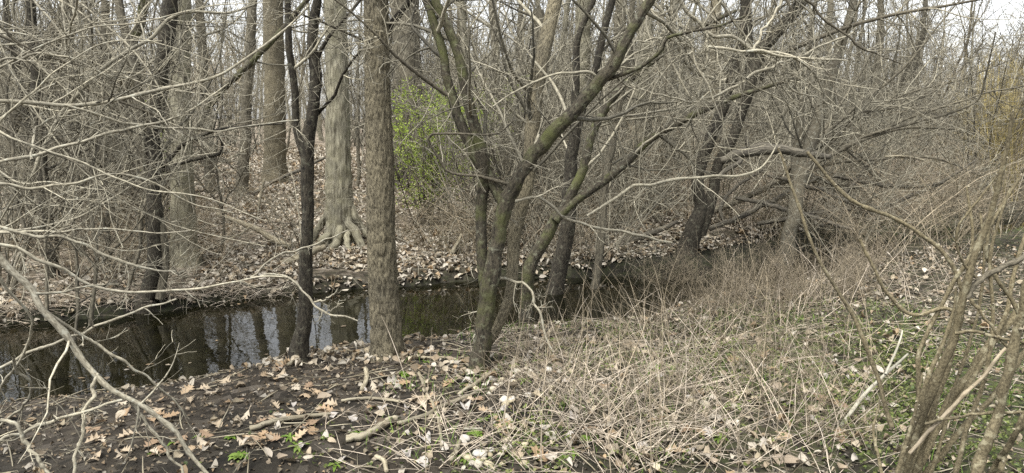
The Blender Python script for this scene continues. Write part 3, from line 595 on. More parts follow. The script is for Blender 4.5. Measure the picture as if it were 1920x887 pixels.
# ------------------------------------------------------------------ traced near shrubs and branches
def traced_shrub(name, label, cat, seed, base, stems, mat, twig, k=(6, 5, 0), t0=.2, sides=8, wig=.12, up=.02, wob=.10, part='stem', twn='twigs', group=None, buds=0, kink=.95):
    """stems: [(Y pair, [(px,py,w)...], optional material)]"""
    g = np.random.default_rng(seed); t = thing(name, base, label, cat, group); lim = []
    for q, it in enumerate(stems):
        P, R = trace([(a_, b_, w_ * .76) for a_, b_, w_ in it[1]], it[0], 44, wob, seed + q, kink); R = R * (1 + .22 * np.abs(g.normal(size=44)) * (g.random(44) < .35)); m = MB(); m.add(P, R, sides, g.uniform(.85, 1.12)); o = m.build(part, M[it[2] if len(it) > 2 else mat], t, np.asarray(base)); lim.append((P, R))
        if buds:
            bm = MB(); ii = g.integers(6, 44, buds)
            for i_ in list(ii) + [43]:
                d = nrm(g.normal(size=3) + np.array([0, 0, .8])); p = P[i_]; r = max(R[i_] * .45, .0034)
                L = np.array([0, .25, .6, .85, 1.0])[:, None]; bm.add(p + d * (R[i_] * .6) + d * L * r * 3.2, r * np.array([.75, 1.0, .85, .5, .08]), 6, 1.15)
            tag(bm.build('buds', M['log'], o), kind='stuff')
            o.children[0].location = (0, 0, 0)
            me = o.children[0].data; co = np.empty(len(me.vertices) * 3, np.float32); me.vertices.foreach_get('co', co); co = co.reshape(-1, 3) - np.asarray(base, np.float32); me.vertices.foreach_set('co', co.ravel())
    if k: add_twigs(t, np.asarray(base), g, lim, M[twig], k, t0, twn, up, wig, rel=(.15, .4))
    return t
def gz(x, y): return np.array([x, y, float(hgt(x, y))])
# left foreground: pale dead limb hanging into the picture
traced_shrub('fallen_branch', 'thick pale grey dead branch slanting down across the lower left corner', 'branch', 301, gz(-2.45, 3.4), [
    ((2.9, 3.0), [(-60, 400, 18), (0, 478, 17), (55, 550, 16), (115, 622, 15), (165, 682, 14), (225, 735, 13), (280, 765, 11), (325, 815, 10), (385, 880, 9), (430, 930, 7)]),
    ((2.95, 2.8), [(184, 700, 9), (172, 745, 9), (150, 820, 8), (140, 890, 8)]),
    ((3.0, 3.0), [(232, 742, 7), (258, 768, 7), (282, 805, 7), (310, 840, 6), (345, 890, 6)]),
    ((2.95, 3.3), [(88, 585, 8), (140, 618, 7), (200, 658, 7), (245, 690, 6), (280, 710, 5), (320, 745, 4), (355, 785, 3)]),
    ((2.9, 3.4), [(-20, 455, 9), (40, 475, 8), (100, 500, 8), (160, 532, 7), (220, 545, 7), (280, 548, 6), (350, 545, 6), (420, 530, 5), (480, 518, 4), (540, 520, 3)]),
    ((3.0, 3.2), [(0, 690, 7), (60, 660, 7), (115, 640, 6), (190, 610, 6), (260, 580, 5), (330, 560, 4)]),
    ((2.7, 2.9), [(-20, 840, 9), (40, 812, 8), (100, 788, 8), (165, 770, 7), (230, 752, 6)]),
    ((2.6, 2.6), [(0, 788, 9), (30, 800, 9), (50, 835, 9), (75, 865, 8), (100, 900, 8)]),
    ((2.8, 3.1), [(0, 520, 7), (30, 560, 6), (60, 600, 6), (58, 640, 6), (30, 690, 6), (0, 735, 6)], 'twig'),
    ((2.9, 3.2), [(25, 668, 7), (32, 690, 7), (58, 718, 6), (50, 750, 6), (20, 785, 6), (-10, 805, 6)])],
    'twig', 'twig', k=(5, 4, 0), t0=.25, part='limb')
# left: long pale branches reaching right at eye level
traced_shrub('bare_shrub', 'leafless shrub whose long pale branches sweep in from the left edge', 'shrub', 302, gz(-3.4, 4.1), [
    ((3.6, 4.2), [(-80, 180, 11), (0, 188, 10), (70, 193, 10), (135, 198, 9), (215, 190, 9), (300, 167, 8), (400, 145, 7), (460, 112, 6), (520, 70, 5), (580, 10, 4)]),
    ((3.6, 4.3), [(120, 197, 6), (200, 222, 6), (300, 240, 6), (400, 248, 5), (480, 235, 4), (560, 225, 3)]),
    ((3.5, 4.0), [(-60, 325, 8), (0, 302, 8), (80, 285, 8), (150, 265, 7), (210, 245, 7), (285, 232, 6), (350, 210, 5), (395, 180, 4), (430, 155, 3)]),
    ((3.3, 3.9), [(-30, 345, 7), (60, 355, 7), (140, 345, 6), (210, 325, 5), (290, 345, 5), (350, 375, 4), (440, 400, 3)]),
    ((3.4, 3.6), [(-40, 415, 8), (50, 440, 8), (130, 450, 7), (200, 478, 7), (270, 500, 6), (330, 508, 4)]),
    ((3.7, 4.0), [(-30, 130, 6), (30, 110, 6), (75, 100, 6), (140, 110, 5), (200, 140, 4), (260, 150, 3)]),
    ((3.8, 4.4), [(150, -40, 6), (145, 10, 6), (128, 60, 5), (120, 120, 5), (100, 160, 4)]),
    ((3.6, 4.0), [(60, 300, 6), (65, 250, 6), (95, 225, 5), (110, 218, 4), (180, 215, 3)]),
    ((4.2, 4.6), [(-20, 60, 7), (60, 95, 6), (140, 150, 6), (190, 180, 5), (260, 205, 5), (330, 240, 4), (400, 290, 3)], 'twigdark'),
    ((4.0, 4.6), [(60, 330, 9), (110, 215, 9), (165, 150, 9), (245, 90, 9), (295, 55, 9), (345, 26, 8), (390, 23, 7), (430, 22, 6), (480, 4, 5)], 'twigmid')],
    'twig', 'twig', k=(9, 5, 3), t0=.08, wig=.12)
def web(seed, n, start, end, Yr, w, bend):
    g = np.random.default_rng(seed); out = []
    for _ in range(n):
        a = np.array([g.uniform(start[0], start[1]), g.uniform(start[2], start[3])]); b_ = np.array([g.uniform(end[0], end[1]), g.uniform(end[2], end[3])]); t_ = np.linspace(0, 1, 6); nv = np.array([-(b_ - a)[1], (b_ - a)[0]])
        q = a + (b_ - a) * t_[:, None] + nv * (g.normal() * bend * 4 * t_ * (1 - t_) + g.normal(size=6) * .012)[:, None]; w0 = g.uniform(*w); y0 = g.uniform(*Yr)
        out.append(((y0, y0 + g.uniform(-.4, .5)), [(q[i_, 0], q[i_, 1], w0 * (1 - .7 * t_[i_])) for i_ in range(6)], ['twig', 'twigmid', 'twig', 'twigdark'][int(g.integers(0, 4))]))
    return out
traced_shrub('bare_shrub', 'web of thin straight twigs reaching in from the upper left', 'shrub', 303, gz(-3.9, 4.6), web(304, 20, (-80, -20, -40, 520), (180, 520, 0, 480), (3.4, 4.8), (4, 7), .12), 'twig', 'twigmid', k=(6, 3, 0), t0=.1)
traced_shrub('bare_shrub', 'web of thin drooping twigs hanging in at the top left', 'shrub', 305, gz(-3.2, 5.6), web(306, 14, (-60, 420, -80, -30), (0, 420, 140, 420), (4.6, 6.2), (4, 7), .14), 'twig', 'twigmid', k=(6, 3, 0), t0=.1)
traced_shrub('bare_shrub', 'web of thin grey twigs hanging down right of the V tree', 'shrub', 307, gz(1.9, 6.6), web(308, 18, (1150, 1560, -80, -20), (1050, 1640, 120, 400), (5.4, 7.2), (4, 7), .14), 'twigmid', 'twigmid', k=(6, 3, 0), t0=.1)
traced_shrub('bare_shrub', 'web of thin grey twigs hanging from the top between straight trunk and V tree', 'shrub', 309, gz(-.5, 6.4), web(310, 9, (700, 1000, -80, -20), (640, 1040, 100, 330), (5.2, 6.6), (3, 6), .14), 'twigmid', 'twigmid', k=(6, 3, 0), t0=.1)
# upright thin stems standing in the stream's left part
for q, (px, py, tx, w, lab) in enumerate([(88, 600, 60, 8, 'thin pale sapling standing in water close to the left edge'), (170, 610, 215, 9, 'thin forked sapling left of the tall dark trunk'), (140, 640, 130, 7, 'spindly twiggy sapling behind the thick pale dead branch'),
        (235, 560, 300, 9, 'slanting sapling crossing before the tall dark trunk'), (20, 560, 30, 10, 'brown sapling at far water edge by the left edge'), (205, 520, 175, 9, 'knotty sapling on the far bank left of the dark pair'), (415, 480, 425, 7, 'thin brown sapling right of the furrowed pale brown trunk')]):
    y0 = ground_at(px, py)[1] if py < 590 else 6.0
    g = np.random.default_rng(320 + q); a = np.linspace(0, 1, 7); xs = px + (tx - px) * a + g.normal(size=7) * 9 * (a > 0); ys = py + (-60 - py) * a
    st = [((y0, y0 + .4), [(xs[i_], ys[i_], w * (1.1 - .7 * a[i_])) for i_ in range(7)])]
    for r_ in range(3):
        i0 = int(g.integers(1, 4)); dx_ = g.choice([-1, 1]) * g.uniform(50, 150); st.append(((y0, y0 - .3), [(xs[i0], ys[i0], w * .6), (xs[i0] + dx_ * .5, ys[i0] - 70, w * .45), (xs[i0] + dx_, ys[i0] - 180, w * .25)]))
    P0 = PT(px, py, y0); traced_shrub('sapling', lab, 'sapling', 330 + q, gz(P0[0], P0[1]), st, 'grey', 'twigdark', k=(7, 5, 2), t0=.1)
NEAR = [proto_shrub(340 + q, 7, 2.6, .013, .75, ['twig', 'twigmid', 'twig'][q], (8, 4), up=.01, wig=.10, arch=.015, rm=.0042) for q in range(3)]
THICK = [proto_shrub(360 + q, 5, 3.8, .017, .8, ['twig', 'twigmid', 'twig', 'twigmid'][q], (7, 5), up=.012, wig=.10, arch=.012, rm=.0052) for q in range(4)]
g = np.random.default_rng(346); nn_ = 0; TKL = ['pale wide', 'grey wide', 'pale loose', 'grey loose']
while nn_ < 112:
    y = g.uniform(8.8, 17); x = y * g.uniform(-.72, .72)
    if 1230 < 960 + FPX * x / y < 1600 and y < 11.2: continue
    if stream_d(x, y) < 1.15 or (300 < 960 + FPX * x / y < 390 and y < 12) or (380 < 960 + FPX * x / y < 790) or (720 < 960 + FPX * x / y < 900 and y < 13.5): continue
    k = int(g.integers(0, 4)); o = link('bare_shrub', THICK[k], None, (x, y, float(hgt(x, y)))); s_ = g.uniform(.62, .98); o.scale = (s_, s_, s_); o.rotation_euler = (0, 0, g.uniform(0, 6.28)); nn_ += 1
    tag(o, TKL[k] + ' branching shrub ' + ('just behind ' if y < 10.6 else 'a little behind ' if y < 12.6 else 'some way behind ') + min(LANDMARKS, key=lambda a: abs(a[0] - 960 - FPX * x / y))[1], 'shrub', 'bare branching shrubs of the far bank thicket')
g = np.random.default_rng(345)
for q, (x, y, s_, lab) in enumerate([(-5.4, 7.6, 1.0, 'pale twiggy shrub on far bank at left edge'), (-4.6, 8.4, 1.1, 'pale twiggy shrub left of the tall dark trunk'), (-5.9, 8.3, .9, 'fine twigged shrub on far bank by the left edge stems'), (-5.0, 5.0, .9, 'pale shrub on near bank outside the left corner'), (-2.6, 9.0, .7, 'small pale shrub right of the furrowed pale brown trunk'),
        (-6.2, 9.5, 1.2, 'tall pale shrub behind the bent brown trunk'), (.9, 9.9, 1.1, 'pale twiggy shrub behind the dark curved trunk'), (1.7, 10.3, 1.0, 'pale twiggy shrub left of the twin trunks'), (3.3, 11.6, 1.2, 'pale twiggy shrub right of the twin trunks'), (4.5, 11.2, .9, 'pale low shrub behind the pale smooth trunk'), (4.6, 11.6, 1.2, 'pale twiggy shrub inside the brush heap'), (5.6, 12.2, 1.1, 'pale twiggy shrub at the right end of the brush heap'), (.2, 9.4, .9, 'pale shrub between green bush and V tree'), (-.2, 11.5, 1.2, 'tall pale shrub behind the green bush'),
        (6.9, 11.2, .8, 'pale shrub at the right edge behind the budding shrub'), (4.2, 9.0, .75, 'small pale shrub in weeds below the brush heap')]):
    o = link('bare_shrub', NEAR[q % 3], None, (x, y, float(hgt(x, y)))); o.scale = (s_, s_, s_); o.rotation_euler = (0, 0, g.uniform(0, 6.28)); tag(o, lab, 'shrub', 'pale twiggy shrubs near the stream')
# bare branch hanging over the stream before the root tree
traced_shrub('hanging_twig', 'pale forked twig hanging over the water left of the thick straight trunk', 'twig', 350, gz(-1.6, 5.0), [
    ((5.0, 4.9), [(470, 520, 5), (520, 515, 5), (548, 530, 5), (575, 555, 5), (600, 580, 5), (622, 592, 5), (650, 594, 4), (672, 602, 3)]),
    ((5.0, 4.9), [(590, 566, 4), (610, 562, 4), (628, 550, 3), (632, 542, 2)]), ((4.95, 5.0), [(610, 586, 4), (625, 578, 3), (640, 570, 2)]), ((5.0, 5.3), [(470, 520, 5), (520, 480, 5), (560, 470, 4), (600, 455, 4), (650, 430, 3)])],
    'twig', 'twig', k=(3, 3, 0), t0=.2, part='limb')
# long thin branches crossing the middle right
traced_shrub('long_branch', 'pale bare branch sagging across the picture right of the V tree', 'branch', 351, gz(.45, 4.9), [
    ((4.9, 5.3), [(945, 382, 7), (1000, 372, 7), (1032, 385, 7), (1060, 412, 7), (1120, 428, 6), (1200, 442, 6), (1260, 455, 4)]),
    ((5.0, 5.6), [(1100, 405, 6), (1140, 377, 7), (1168, 361, 7), (1213, 343, 7), (1271, 336, 7), (1335, 330, 6), (1405, 326, 6), (1442, 300, 4), (1462, 262, 3)], 'twigmid'),
    ((4.9, 5.0), [(958, 395, 6), (948, 425, 5), (935, 450, 4), (922, 468, 3)]),
    ((4.9, 4.6), [(925, 523, 8), (960, 523, 7), (990, 540, 6), (1005, 570, 6), (1030, 640, 5), (1040, 660, 3)]),
    ((4.9, 4.9), [(913, 532, 8), (905, 570, 8), (895, 610, 7), (890, 640, 5)], 'cane')],
    'twig', 'twig', k=(5, 4, 2), t0=.15, part='limb')
traced_shrub('bare_shrub', 'tangle of pale crooked branches high up at upper right of centre', 'shrub', 352, gz(2.6, 6.2), [
    ((5.3, 5.6), [(1262, -30, 10), (1276, 0, 10), (1300, 28, 9), (1321, 59, 9), (1371, 68, 8), (1411, 95, 8), (1461, 99, 7), (1497, 113, 6), (1528, 140, 5), (1548, 180, 4)]),
    ((5.3, 5.2), [(1205, 0, 8), (1249, 45, 8), (1275, 62, 7), (1298, 81, 7), (1299, 108, 6), (1308, 132, 6), (1321, 153, 5), (1339, 190, 4), (1350, 222, 3)]),
    ((5.3, 5.3), [(1321, 59, 7), (1326, 82, 7), (1321, 131, 6), (1314, 165, 5), (1311, 196, 4)]),
    ((5.3, 5.5), [(1326, 88, 7), (1380, 94, 7), (1430, 96, 7), (1470, 102, 6), (1520, 110, 5), (1590, 112, 3)]),
    ((5.3, 5.0), [(1298, 90, 6), (1268, 78, 5), (1235, 72, 4), (1190, 80, 3)]),
    ((5.5, 5.6), [(1470, 103, 6), (1470, 135, 6), (1476, 158, 5), (1500, 175, 5), (1535, 185, 4), (1570, 215, 3)]),
    ((5.5, 5.7), [(1411, 95, 7), (1430, 60, 6), (1455, 20, 6), (1470, -20, 5)]),
    ((5.5, 5.9), [(1400, 148, 7), (1430, 130, 7), (1470, 118, 6), (1530, 95, 5), (1600, 60, 4)]),
    ((5.4, 5.6), [(1385, 160, 7), (1340, 182, 6), (1290, 190, 5), (1230, 175, 4), (1180, 160, 3)]),
    ((5.6, 5.6), [(1500, -20, 7), (1540, 30, 6), (1590, 70, 6), (1630, 96, 5), (1690, 120, 3)], 'twigdark')],
    'twig', 'twig', k=(8, 5, 3), t0=.05, wig=.13, part='limb')
# fallen tree top heaped on the right
bF = ground_at(1265, 440)
traced_tree('fallen_tree', 'fallen dark tree top whose branches fan out over the brush heap', 'fallen tree', 360,
    [(1240, 452, 13.6), (1290, 420, 13.0), (1340, 395, 11.8), (1395, 372, 11.2), (1440, 350, 9.9), (1500, 320, 8.7), (1560, 290, 7.4), (1620, 262, 6.2), (1700, 240, 5.0), (1790, 242, 3.1)],
    [((11, 10.5), [(1420, 362, 7.4), (1500, 300, 6.8), (1560, 240, 6.2), (1620, 190, 5.6), (1690, 130, 5.0), (1750, 60, 3.7), (1800, 0, 2.5)]),
     ((11, 9.8), [(1480, 330, 6.8), (1560, 285, 6.2), (1640, 250, 5.6), (1700, 235, 5.0), (1770, 215, 5.0), (1832, 190, 4.3), (1850, 140, 3.1), (1868, 60, 2.5)]),
     ((10.8, 10), [(1640, 250, 5.0), (1720, 215, 4.3), (1800, 190, 3.7), (1860, 172, 3.1), (1930, 160, 2.5)]),
     ((11, 10.2), [(1450, 345, 5.6), (1540, 310, 5.0), (1640, 300, 4.3), (1740, 295, 3.7), (1840, 330, 2.5)]),
     ((11, 11.5), [(1500, 318, 6.2), (1560, 220, 5.6), (1600, 160, 5.0), (1640, 90, 4.3), (1690, 20, 3.1)]),
     ((11, 10.4), [(1430, 355, 5.0), (1500, 340, 5.0), (1600, 350, 4.3), (1680, 390, 3.1), (1730, 440, 1.9)]),
     ((11, 10.6), [(1520, 310, 5.0), (1600, 230, 4.3), (1700, 175, 3.7), (1800, 150, 3.1), (1900, 110, 1.9)]),
     ((11, 10.6), [(1470, 335, 5.0), (1520, 270, 4.3), (1600, 215, 4.3), (1680, 200, 3.7), (1770, 160, 3.1), (1850, 70, 1.9)])],
    Y=(11.2, 10.4), mat='grey', twig='twigmid', k=(10, 6, 1.9), t0=.1, wig=.11, up=.0)
def log(name, label, cat, seed, pts, Y, mat, sides=14, wob=.12, limbs=(), group=None):
    g = np.random.default_rng(seed); P, R = trace(pts, Y, 30, wob, seed); b_ = gz(*P[0, :2]); t = thing(name, b_, label, cat, group)
    d0 = nrm(P[0] - P[1]); d1 = nrm(P[-1] - P[-2])
    P = np.vstack([P[0] + d0 * .001, P, P[-1] + d1 * .001]); R = np.concatenate([[R[0] * .02], R, [R[-1] * .02]])
    m = MB(); m.add(P, R * (1 + .12 * (g.random(len(R)) - .5)), sides); m.build('stem', M[mat], t, b_)
    for q, (yl, lp) in enumerate(limbs):
        p, r = trace(lp, yl, 14, wob, seed + q + 1); m = MB(); m.add(p, r, 8); m.build('branch_stub', M[mat], t, b_)
    return t
log('dead_limb', 'black arched dead limb lying on the brush right of the twin trunks', 'log', 361, [(1352, 302, 15), (1380, 290, 17), (1420, 282, 19), (1470, 282, 18), (1520, 290, 14), (1556, 294, 10)], (8.9, 8.8), 'logdark',
    limbs=[((8.9, 8.88), [(1405, 282, 9), (1401, 268, 8), (1400, 255, 7)]), ((8.9, 8.7), [(1362, 298, 11), (1390, 300, 10), (1360, 320, 9), (1345, 335, 6)]), ((8.9, 9.1), [(1470, 280, 9), (1430, 272, 9), (1390, 282, 8), (1365, 290, 6)])])
log('dead_limb', 'pale stripped limb end poking out of the brush heap', 'log', 362, [(1660, 294, 4), (1690, 293, 5), (1715, 296, 5), (1734, 301, 4)], (10.3, 10.1), 'log', 8)
log('dead_limb', 'pale crooked limb lying on leaves left of the buttress roots', 'log', 363, [(408, 402, 8), (445, 415, 9), (485, 432, 11), (520, 452, 12), (545, 462, 9)], (10.2, 9.6), 'log', limbs=[((9.9, 10), [(470, 425, 6), (450, 440, 5), (430, 448, 4)])])
log('dead_limb', 'mossy rotten log at the far water edge below the pale crooked limb', 'log', 364, [(490, 508, 12), (520, 498, 15), (560, 486, 17), (590, 470, 14), (610, 462, 10)], (8.7, 9.2), 'log')
log('dead_limb', 'thin dark limb lying on leaves behind the slender forked trunk', 'log', 365, [(478, 362, 6), (510, 342, 6), (555, 322, 7), (610, 295, 5)], (13.5, 13.5), 'logdark', 8)
log('dead_limb', 'bleached plank-like limb leaning left of the slender forked trunk', 'log', 366, [(484, 396, 6), (490, 360, 6), (496, 334, 5)], (11.0, 11.1), 'log', 8)
log('dead_limb', 'bare pale limb at the far bank right of the thick straight trunk', 'log', 367, [(835, 505, 7), (845, 480, 8), (858, 455, 7), (866, 438, 5)], (9.2, 9.5), 'log', 8)
log('dead_limb', 'dark limb lying across the far bank behind the grey pole trunk', 'log', 368, [(1085, 470, 8), (1140, 458, 12), (1190, 448, 13), (1240, 430, 10), (1270, 415, 7)], (9.9, 10.3), 'logdark')
# right foreground: budding shrub
bS = gz(1.62, 2.75)
traced_shrub('budding_shrub', 'brown many-stemmed shrub with swollen buds in the lower right corner', 'shrub', 370, bS, [
    ((2.72, 2.6), [(1672, 960, 26), (1694, 880, 25), (1722, 800, 23), (1752, 715, 21), (1785, 640, 19), (1805, 575, 17), (1822, 500, 16), (1852, 420, 13), (1872, 340, 11), (1888, 270, 10), (1899, 212, 9)]),
    ((2.74, 2.7), [(1690, 950, 26), (1730, 790, 20), (1722, 735, 12), (1720, 680, 10), (1738, 630, 10), (1762, 580, 10), (1790, 530, 10), (1815, 490, 11), (1838, 445, 11), (1858, 395, 8)]),
    ((2.8, 2.9), [(1680, 940, 26), (1730, 830, 24), (1790, 740, 22), (1850, 660, 20), (1900, 590, 18), (1950, 520, 15), (1990, 440, 12)]),
    ((2.5, 2.4), [(1800, 960, 26), (1840, 870, 25), (1868, 790, 24), (1888, 710, 23), (1905, 640, 22), (1920, 560, 20), (1945, 450, 16)]),
    ((2.7, 2.75), [(1802, 588, 10), (1770, 578, 9), (1722, 592, 9), (1690, 580, 9), (1662, 548, 9), (1640, 505, 8), (1624, 475, 8), (1612, 450, 7)]),
    ((2.7, 2.9), [(1805, 545, 12), (1790, 505, 10), (1755, 462, 10), (1720, 435, 9), (1670, 405, 9), (1610, 385, 9), (1570, 352, 9), (1540, 318, 8), (1512, 284, 8)]),
    ((2.75, 3.0), [(1672, 800, 11), (1652, 730, 10), (1630, 668, 10), (1600, 600, 10), (1570, 545, 9), (1540, 495, 8), (1520, 450, 8), (1500, 395, 7), (1482, 345, 7), (1468, 300, 6), (1458, 278, 5)]),
    ((2.65, 2.7), [(1812, 560, 12), (1840, 522, 13), (1880, 500, 13), (1920, 480, 12), (1980, 440, 10)], 'twigdark'),
    ((2.6, 2.5), [(1790, 625, 8), (1830, 622, 8), (1870, 632, 8), (1925, 642, 8)]),
    ((2.6, 2.5), [(1735, 795, 7), (1790, 782, 7), (1850, 775, 7), (1930, 772, 6)]),
    ((2.6, 2.6), [(1705, 850, 9), (1770, 780, 9), (1830, 718, 9), (1880, 660, 8), (1930, 600, 7)], 'weed'),
    ((2.55, 2.4), [(1860, 330 + 560, 14), (1900, 820, 13), (1940, 770, 12)]),
    ((2.6, 2.5), [(1820, 560, 8), (1850, 600, 7), (1880, 640, 7), (1900, 660, 6), (1925, 640, 5)]),
    ((2.7, 2.8), [(1862, 395, 8), (1850, 470, 9), (1870, 520, 10), (1900, 570, 10), (1930, 640, 10)][::-1]),
    ((2.65, 2.6), [(1830, 520, 7), (1800, 480, 6), (1795, 430, 6), (1830, 380, 5), (1870, 330, 4)]),
    ((2.7, 2.8), [(1655, 895, 8), (1642, 840, 7), (1638, 800, 6), (1650, 755, 5)]),
    ((2.8, 2.9), [(1690, 895, 22), (1745, 770, 18), (1770, 690, 15), (1788, 620, 13), (1800, 560, 11), (1830, 470, 9), (1870, 400, 8), (1915, 330, 7)]),
    ((2.7, 2.8), [(1700, 895, 13), (1740, 790, 12), (1775, 700, 11), (1800, 610, 10), (1815, 520, 8), (1822, 430, 7), (1812, 350, 5)]), ((2.75, 2.9), [(1715, 895, 14), (1770, 790, 13), (1830, 700, 12), (1880, 600, 11), (1900, 520, 9), (1925, 430, 8)]),
    ((2.8, 2.9), [(1730, 895, 14), (1800, 810, 13), (1870, 730, 12), (1930, 650, 11)]), ((2.65, 2.6), [(1685, 895, 16), (1712, 800, 14), (1735, 720, 12), (1765, 650, 10), (1785, 590, 8), (1792, 540, 6)]),
    ((2.6, 2.7), [(1790, 895, 12), (1815, 800, 11), (1850, 700, 10), (1862, 600, 9), (1855, 500, 8), (1870, 420, 7), (1895, 350, 5)]), ((2.5, 2.5), [(1870, 895, 13), (1895, 830, 12), (1930, 760, 11)]), ((2.6, 2.6), [(1680, 895, 12), (1700, 830, 10), (1716, 770, 8), (1728, 700, 6)]),
    ((2.7, 2.9), [(1742, 895, 10), (1768, 820, 9), (1785, 740, 8), (1830, 600, 7), (1845, 500, 6), (1838, 400, 5)])],
    'brown', 'brown', k=None, sides=9, wob=.06, buds=5, kink=.3)
# white dry cane leaning in the grass
log('dry_cane', 'long white dry cane propped in the grass left of the budding shrub', 'cane', 380, [(1545, 838, 7), (1580, 795, 7), (1620, 740, 7), (1660, 702, 6), (1702, 664, 4)], (3.5, 4.3), 'cane', 8, limbs=[((4.05, 4.3), [(1660, 702, 5), (1685, 645, 4), (1692, 620, 3)])])

# ------------------------------------------------------------------ green bush, golden brush, dead weeds
def leafy_bush(name, label, seed, base, h, spread, nstem, nleaf, size, cols, mat='twigdark', up=.06):
    g = np.random.default_rng(seed); t = thing(name, base, label, 'bush'); n = 12; Ps, Rs = [], []
    for _ in range(nstem):
        a = g.uniform(0, 6.28); tl = g.uniform(.03, spread); d = np.array([math.cos(a) * math.sin(tl), math.sin(a) * math.sin(tl), math.cos(tl)]); p = np.array([g.normal() * .1, g.normal() * .1, -.05]); pts = [p]
        for q in range(n - 1): d = nrm(d + g.normal(size=3) * .09 + np.array([0, 0, up])); pts.append(pts[-1] + d * h * g.uniform(.8, 1.05) / n)
        Ps.append(pts); Rs.append(.011 * g.uniform(.6, 1.2) * (1 - .8 * np.linspace(0, 1, n)))
    P, R = np.array(Ps), np.array(Rs)
    for q in range(nstem): m = MB(); m.add(P[q], R[q], 5); m.build('stem', M[mat], t)
    m = MB(); P1, R1 = grow(g, P, R, 9, (.15, 1), (.15, .38), (30, 70), 7, .18, .05, .6, .0016); m.addm(P1, R1, 3)
    P2, R2 = grow(g, P1, R1, 4, (.2, 1), (.3, .6), (30, 70), 5, .2, .05, .6, .0014); m.addm(P2, R2, 3); tag(m.build('twigs', M[mat], t), kind='stuff')
    A = np.concatenate([P1.reshape(-1, 3), P2.reshape(-1, 3), P2[:, 2:].reshape(-1, 3)]); pos = A[g.integers(0, len(A), nleaf)] + g.normal(size=(nleaf, 3)) * .014
    pos = pos[pos[:, 2] > .35 * h * g.random(len(pos))]; c = np.array(cols)[g.integers(0, len(cols), len(pos))] * g.uniform(.75, 1.2, (len(pos), 1))
    tag(link('foliage', leaf_mesh('foliage', [leaves(SIMPLE, pos, g.uniform(.6, 1.3, len(pos)) * size, c, g, .5, 1.1)], M['green']), t), kind='stuff')
    return t
GREENS = [(.44, .56, .09), (.52, .62, .14), (.34, .48, .07)]
p = ground_at(805, 428); leafy_bush('leafing_bush', 'bush with fresh bright green leaves right of the thick straight trunk', 400, (p[0], p[1], p[2]), 2.45, .55, 30, 8500, .031, GREENS)
p = ground_at(905, 415); leafy_bush('leafing_bush', 'sparse green leafing bush behind the V fork', 401, (p[0] + .25, p[1] + 1.5, float(hgt(p[0] + .25, p[1] + 1.5))), 2.5, .42, 20, 6000, .029, GREENS)
p = ground_at(325, 440); leafy_bush('leafing_bush', 'thin green sprays climbing beside the furrowed pale brown trunk', 402, (p[0], p[1], p[2]), 2.3, .14, 6, 420, .026, GREENS)
g = np.random.default_rng(410)
for q, (px, py, Yd, lab) in enumerate([(1885, 300, 16.5, 'tall golden stemmed brush at the upper right edge'), (1935, 300, 15.5, 'golden stemmed brush cut by the right picture edge'), (1835, 300, 24, 'paler golden brush left of the tall golden brush')]):
    P0 = PT(px, py, Yd); me = proto_shrub(411 + q, 50, 3.3, .013, .24, 'golden', (5, 3), up=.06, wig=.06, base_r=.9)
    tag(link('golden_brush', me, None, (P0[0], P0[1], float(hgt(P0[0], P0[1])))), lab, 'brush', 'golden brush at the right edge')
WEEDS = [proto_shrub(420 + q, 9, 1.0, .0032, .6, 'weed', (5, 3), up=.02, wig=.16, base_r=.14, rm=.0020) for q in range(4)]
BRAMB = [proto_shrub(430 + q, 8, 2.2, .006, .9, ['weed', 'twig', 'brown'][q % 3], (5, 3), up=0, wig=.10, arch=.07, base_r=.2, rm=.0022) for q in range(4)]
def scatter(protos, name, cat, group, labelf, poly, n, seed, sc=(.7, 1.2), rows=True):
    g = np.random.default_rng(seed); q = px_area(g, n, poly); pg = px_ground(q)
    for i_, (x, y) in enumerate(pg):
        k = int(g.integers(0, len(protos))); o = link(name, protos[k], None, (x, y, float(hgt(x, y)))); o.rotation_euler = (0, 0, g.uniform(0, 6.28)); s_ = g.uniform(*sc); o.scale = (s_, s_, s_ * g.uniform(.85, 1.1))
        tag(o, ('small ' if s_ < sc[0] + .33 * (sc[1] - sc[0]) else 'large ' if s_ > sc[0] + .67 * (sc[1] - sc[0]) else '') + labelf(q[i_], i_), cat, group)
WSP = [(960, 'beneath the V tree'), (1040, 'by the mossy curved stem'), (1085, 'by the dark curved trunk'), (1130, 'by the grey pole trunk'), (1190, 'below the long leaning arms'), (1250, 'left of the twin trunks'), (1310, 'below the twin trunks'), (1370, 'right of the twin trunks'), (1430, 'left of the pale smooth trunk'), (1480, 'before the pale smooth trunk'), (1540, 'right of the pale smooth trunk'), (1600, 'below the black arched limb end'), (1660, 'below the brush heap'), (1720, 'below the pale stripped limb'), (1790, 'behind the budding shrub'), (1870, 'at the right edge')]
def spot(q): return min(WSP, key=lambda a: abs(a[0] - q[0]))[1]
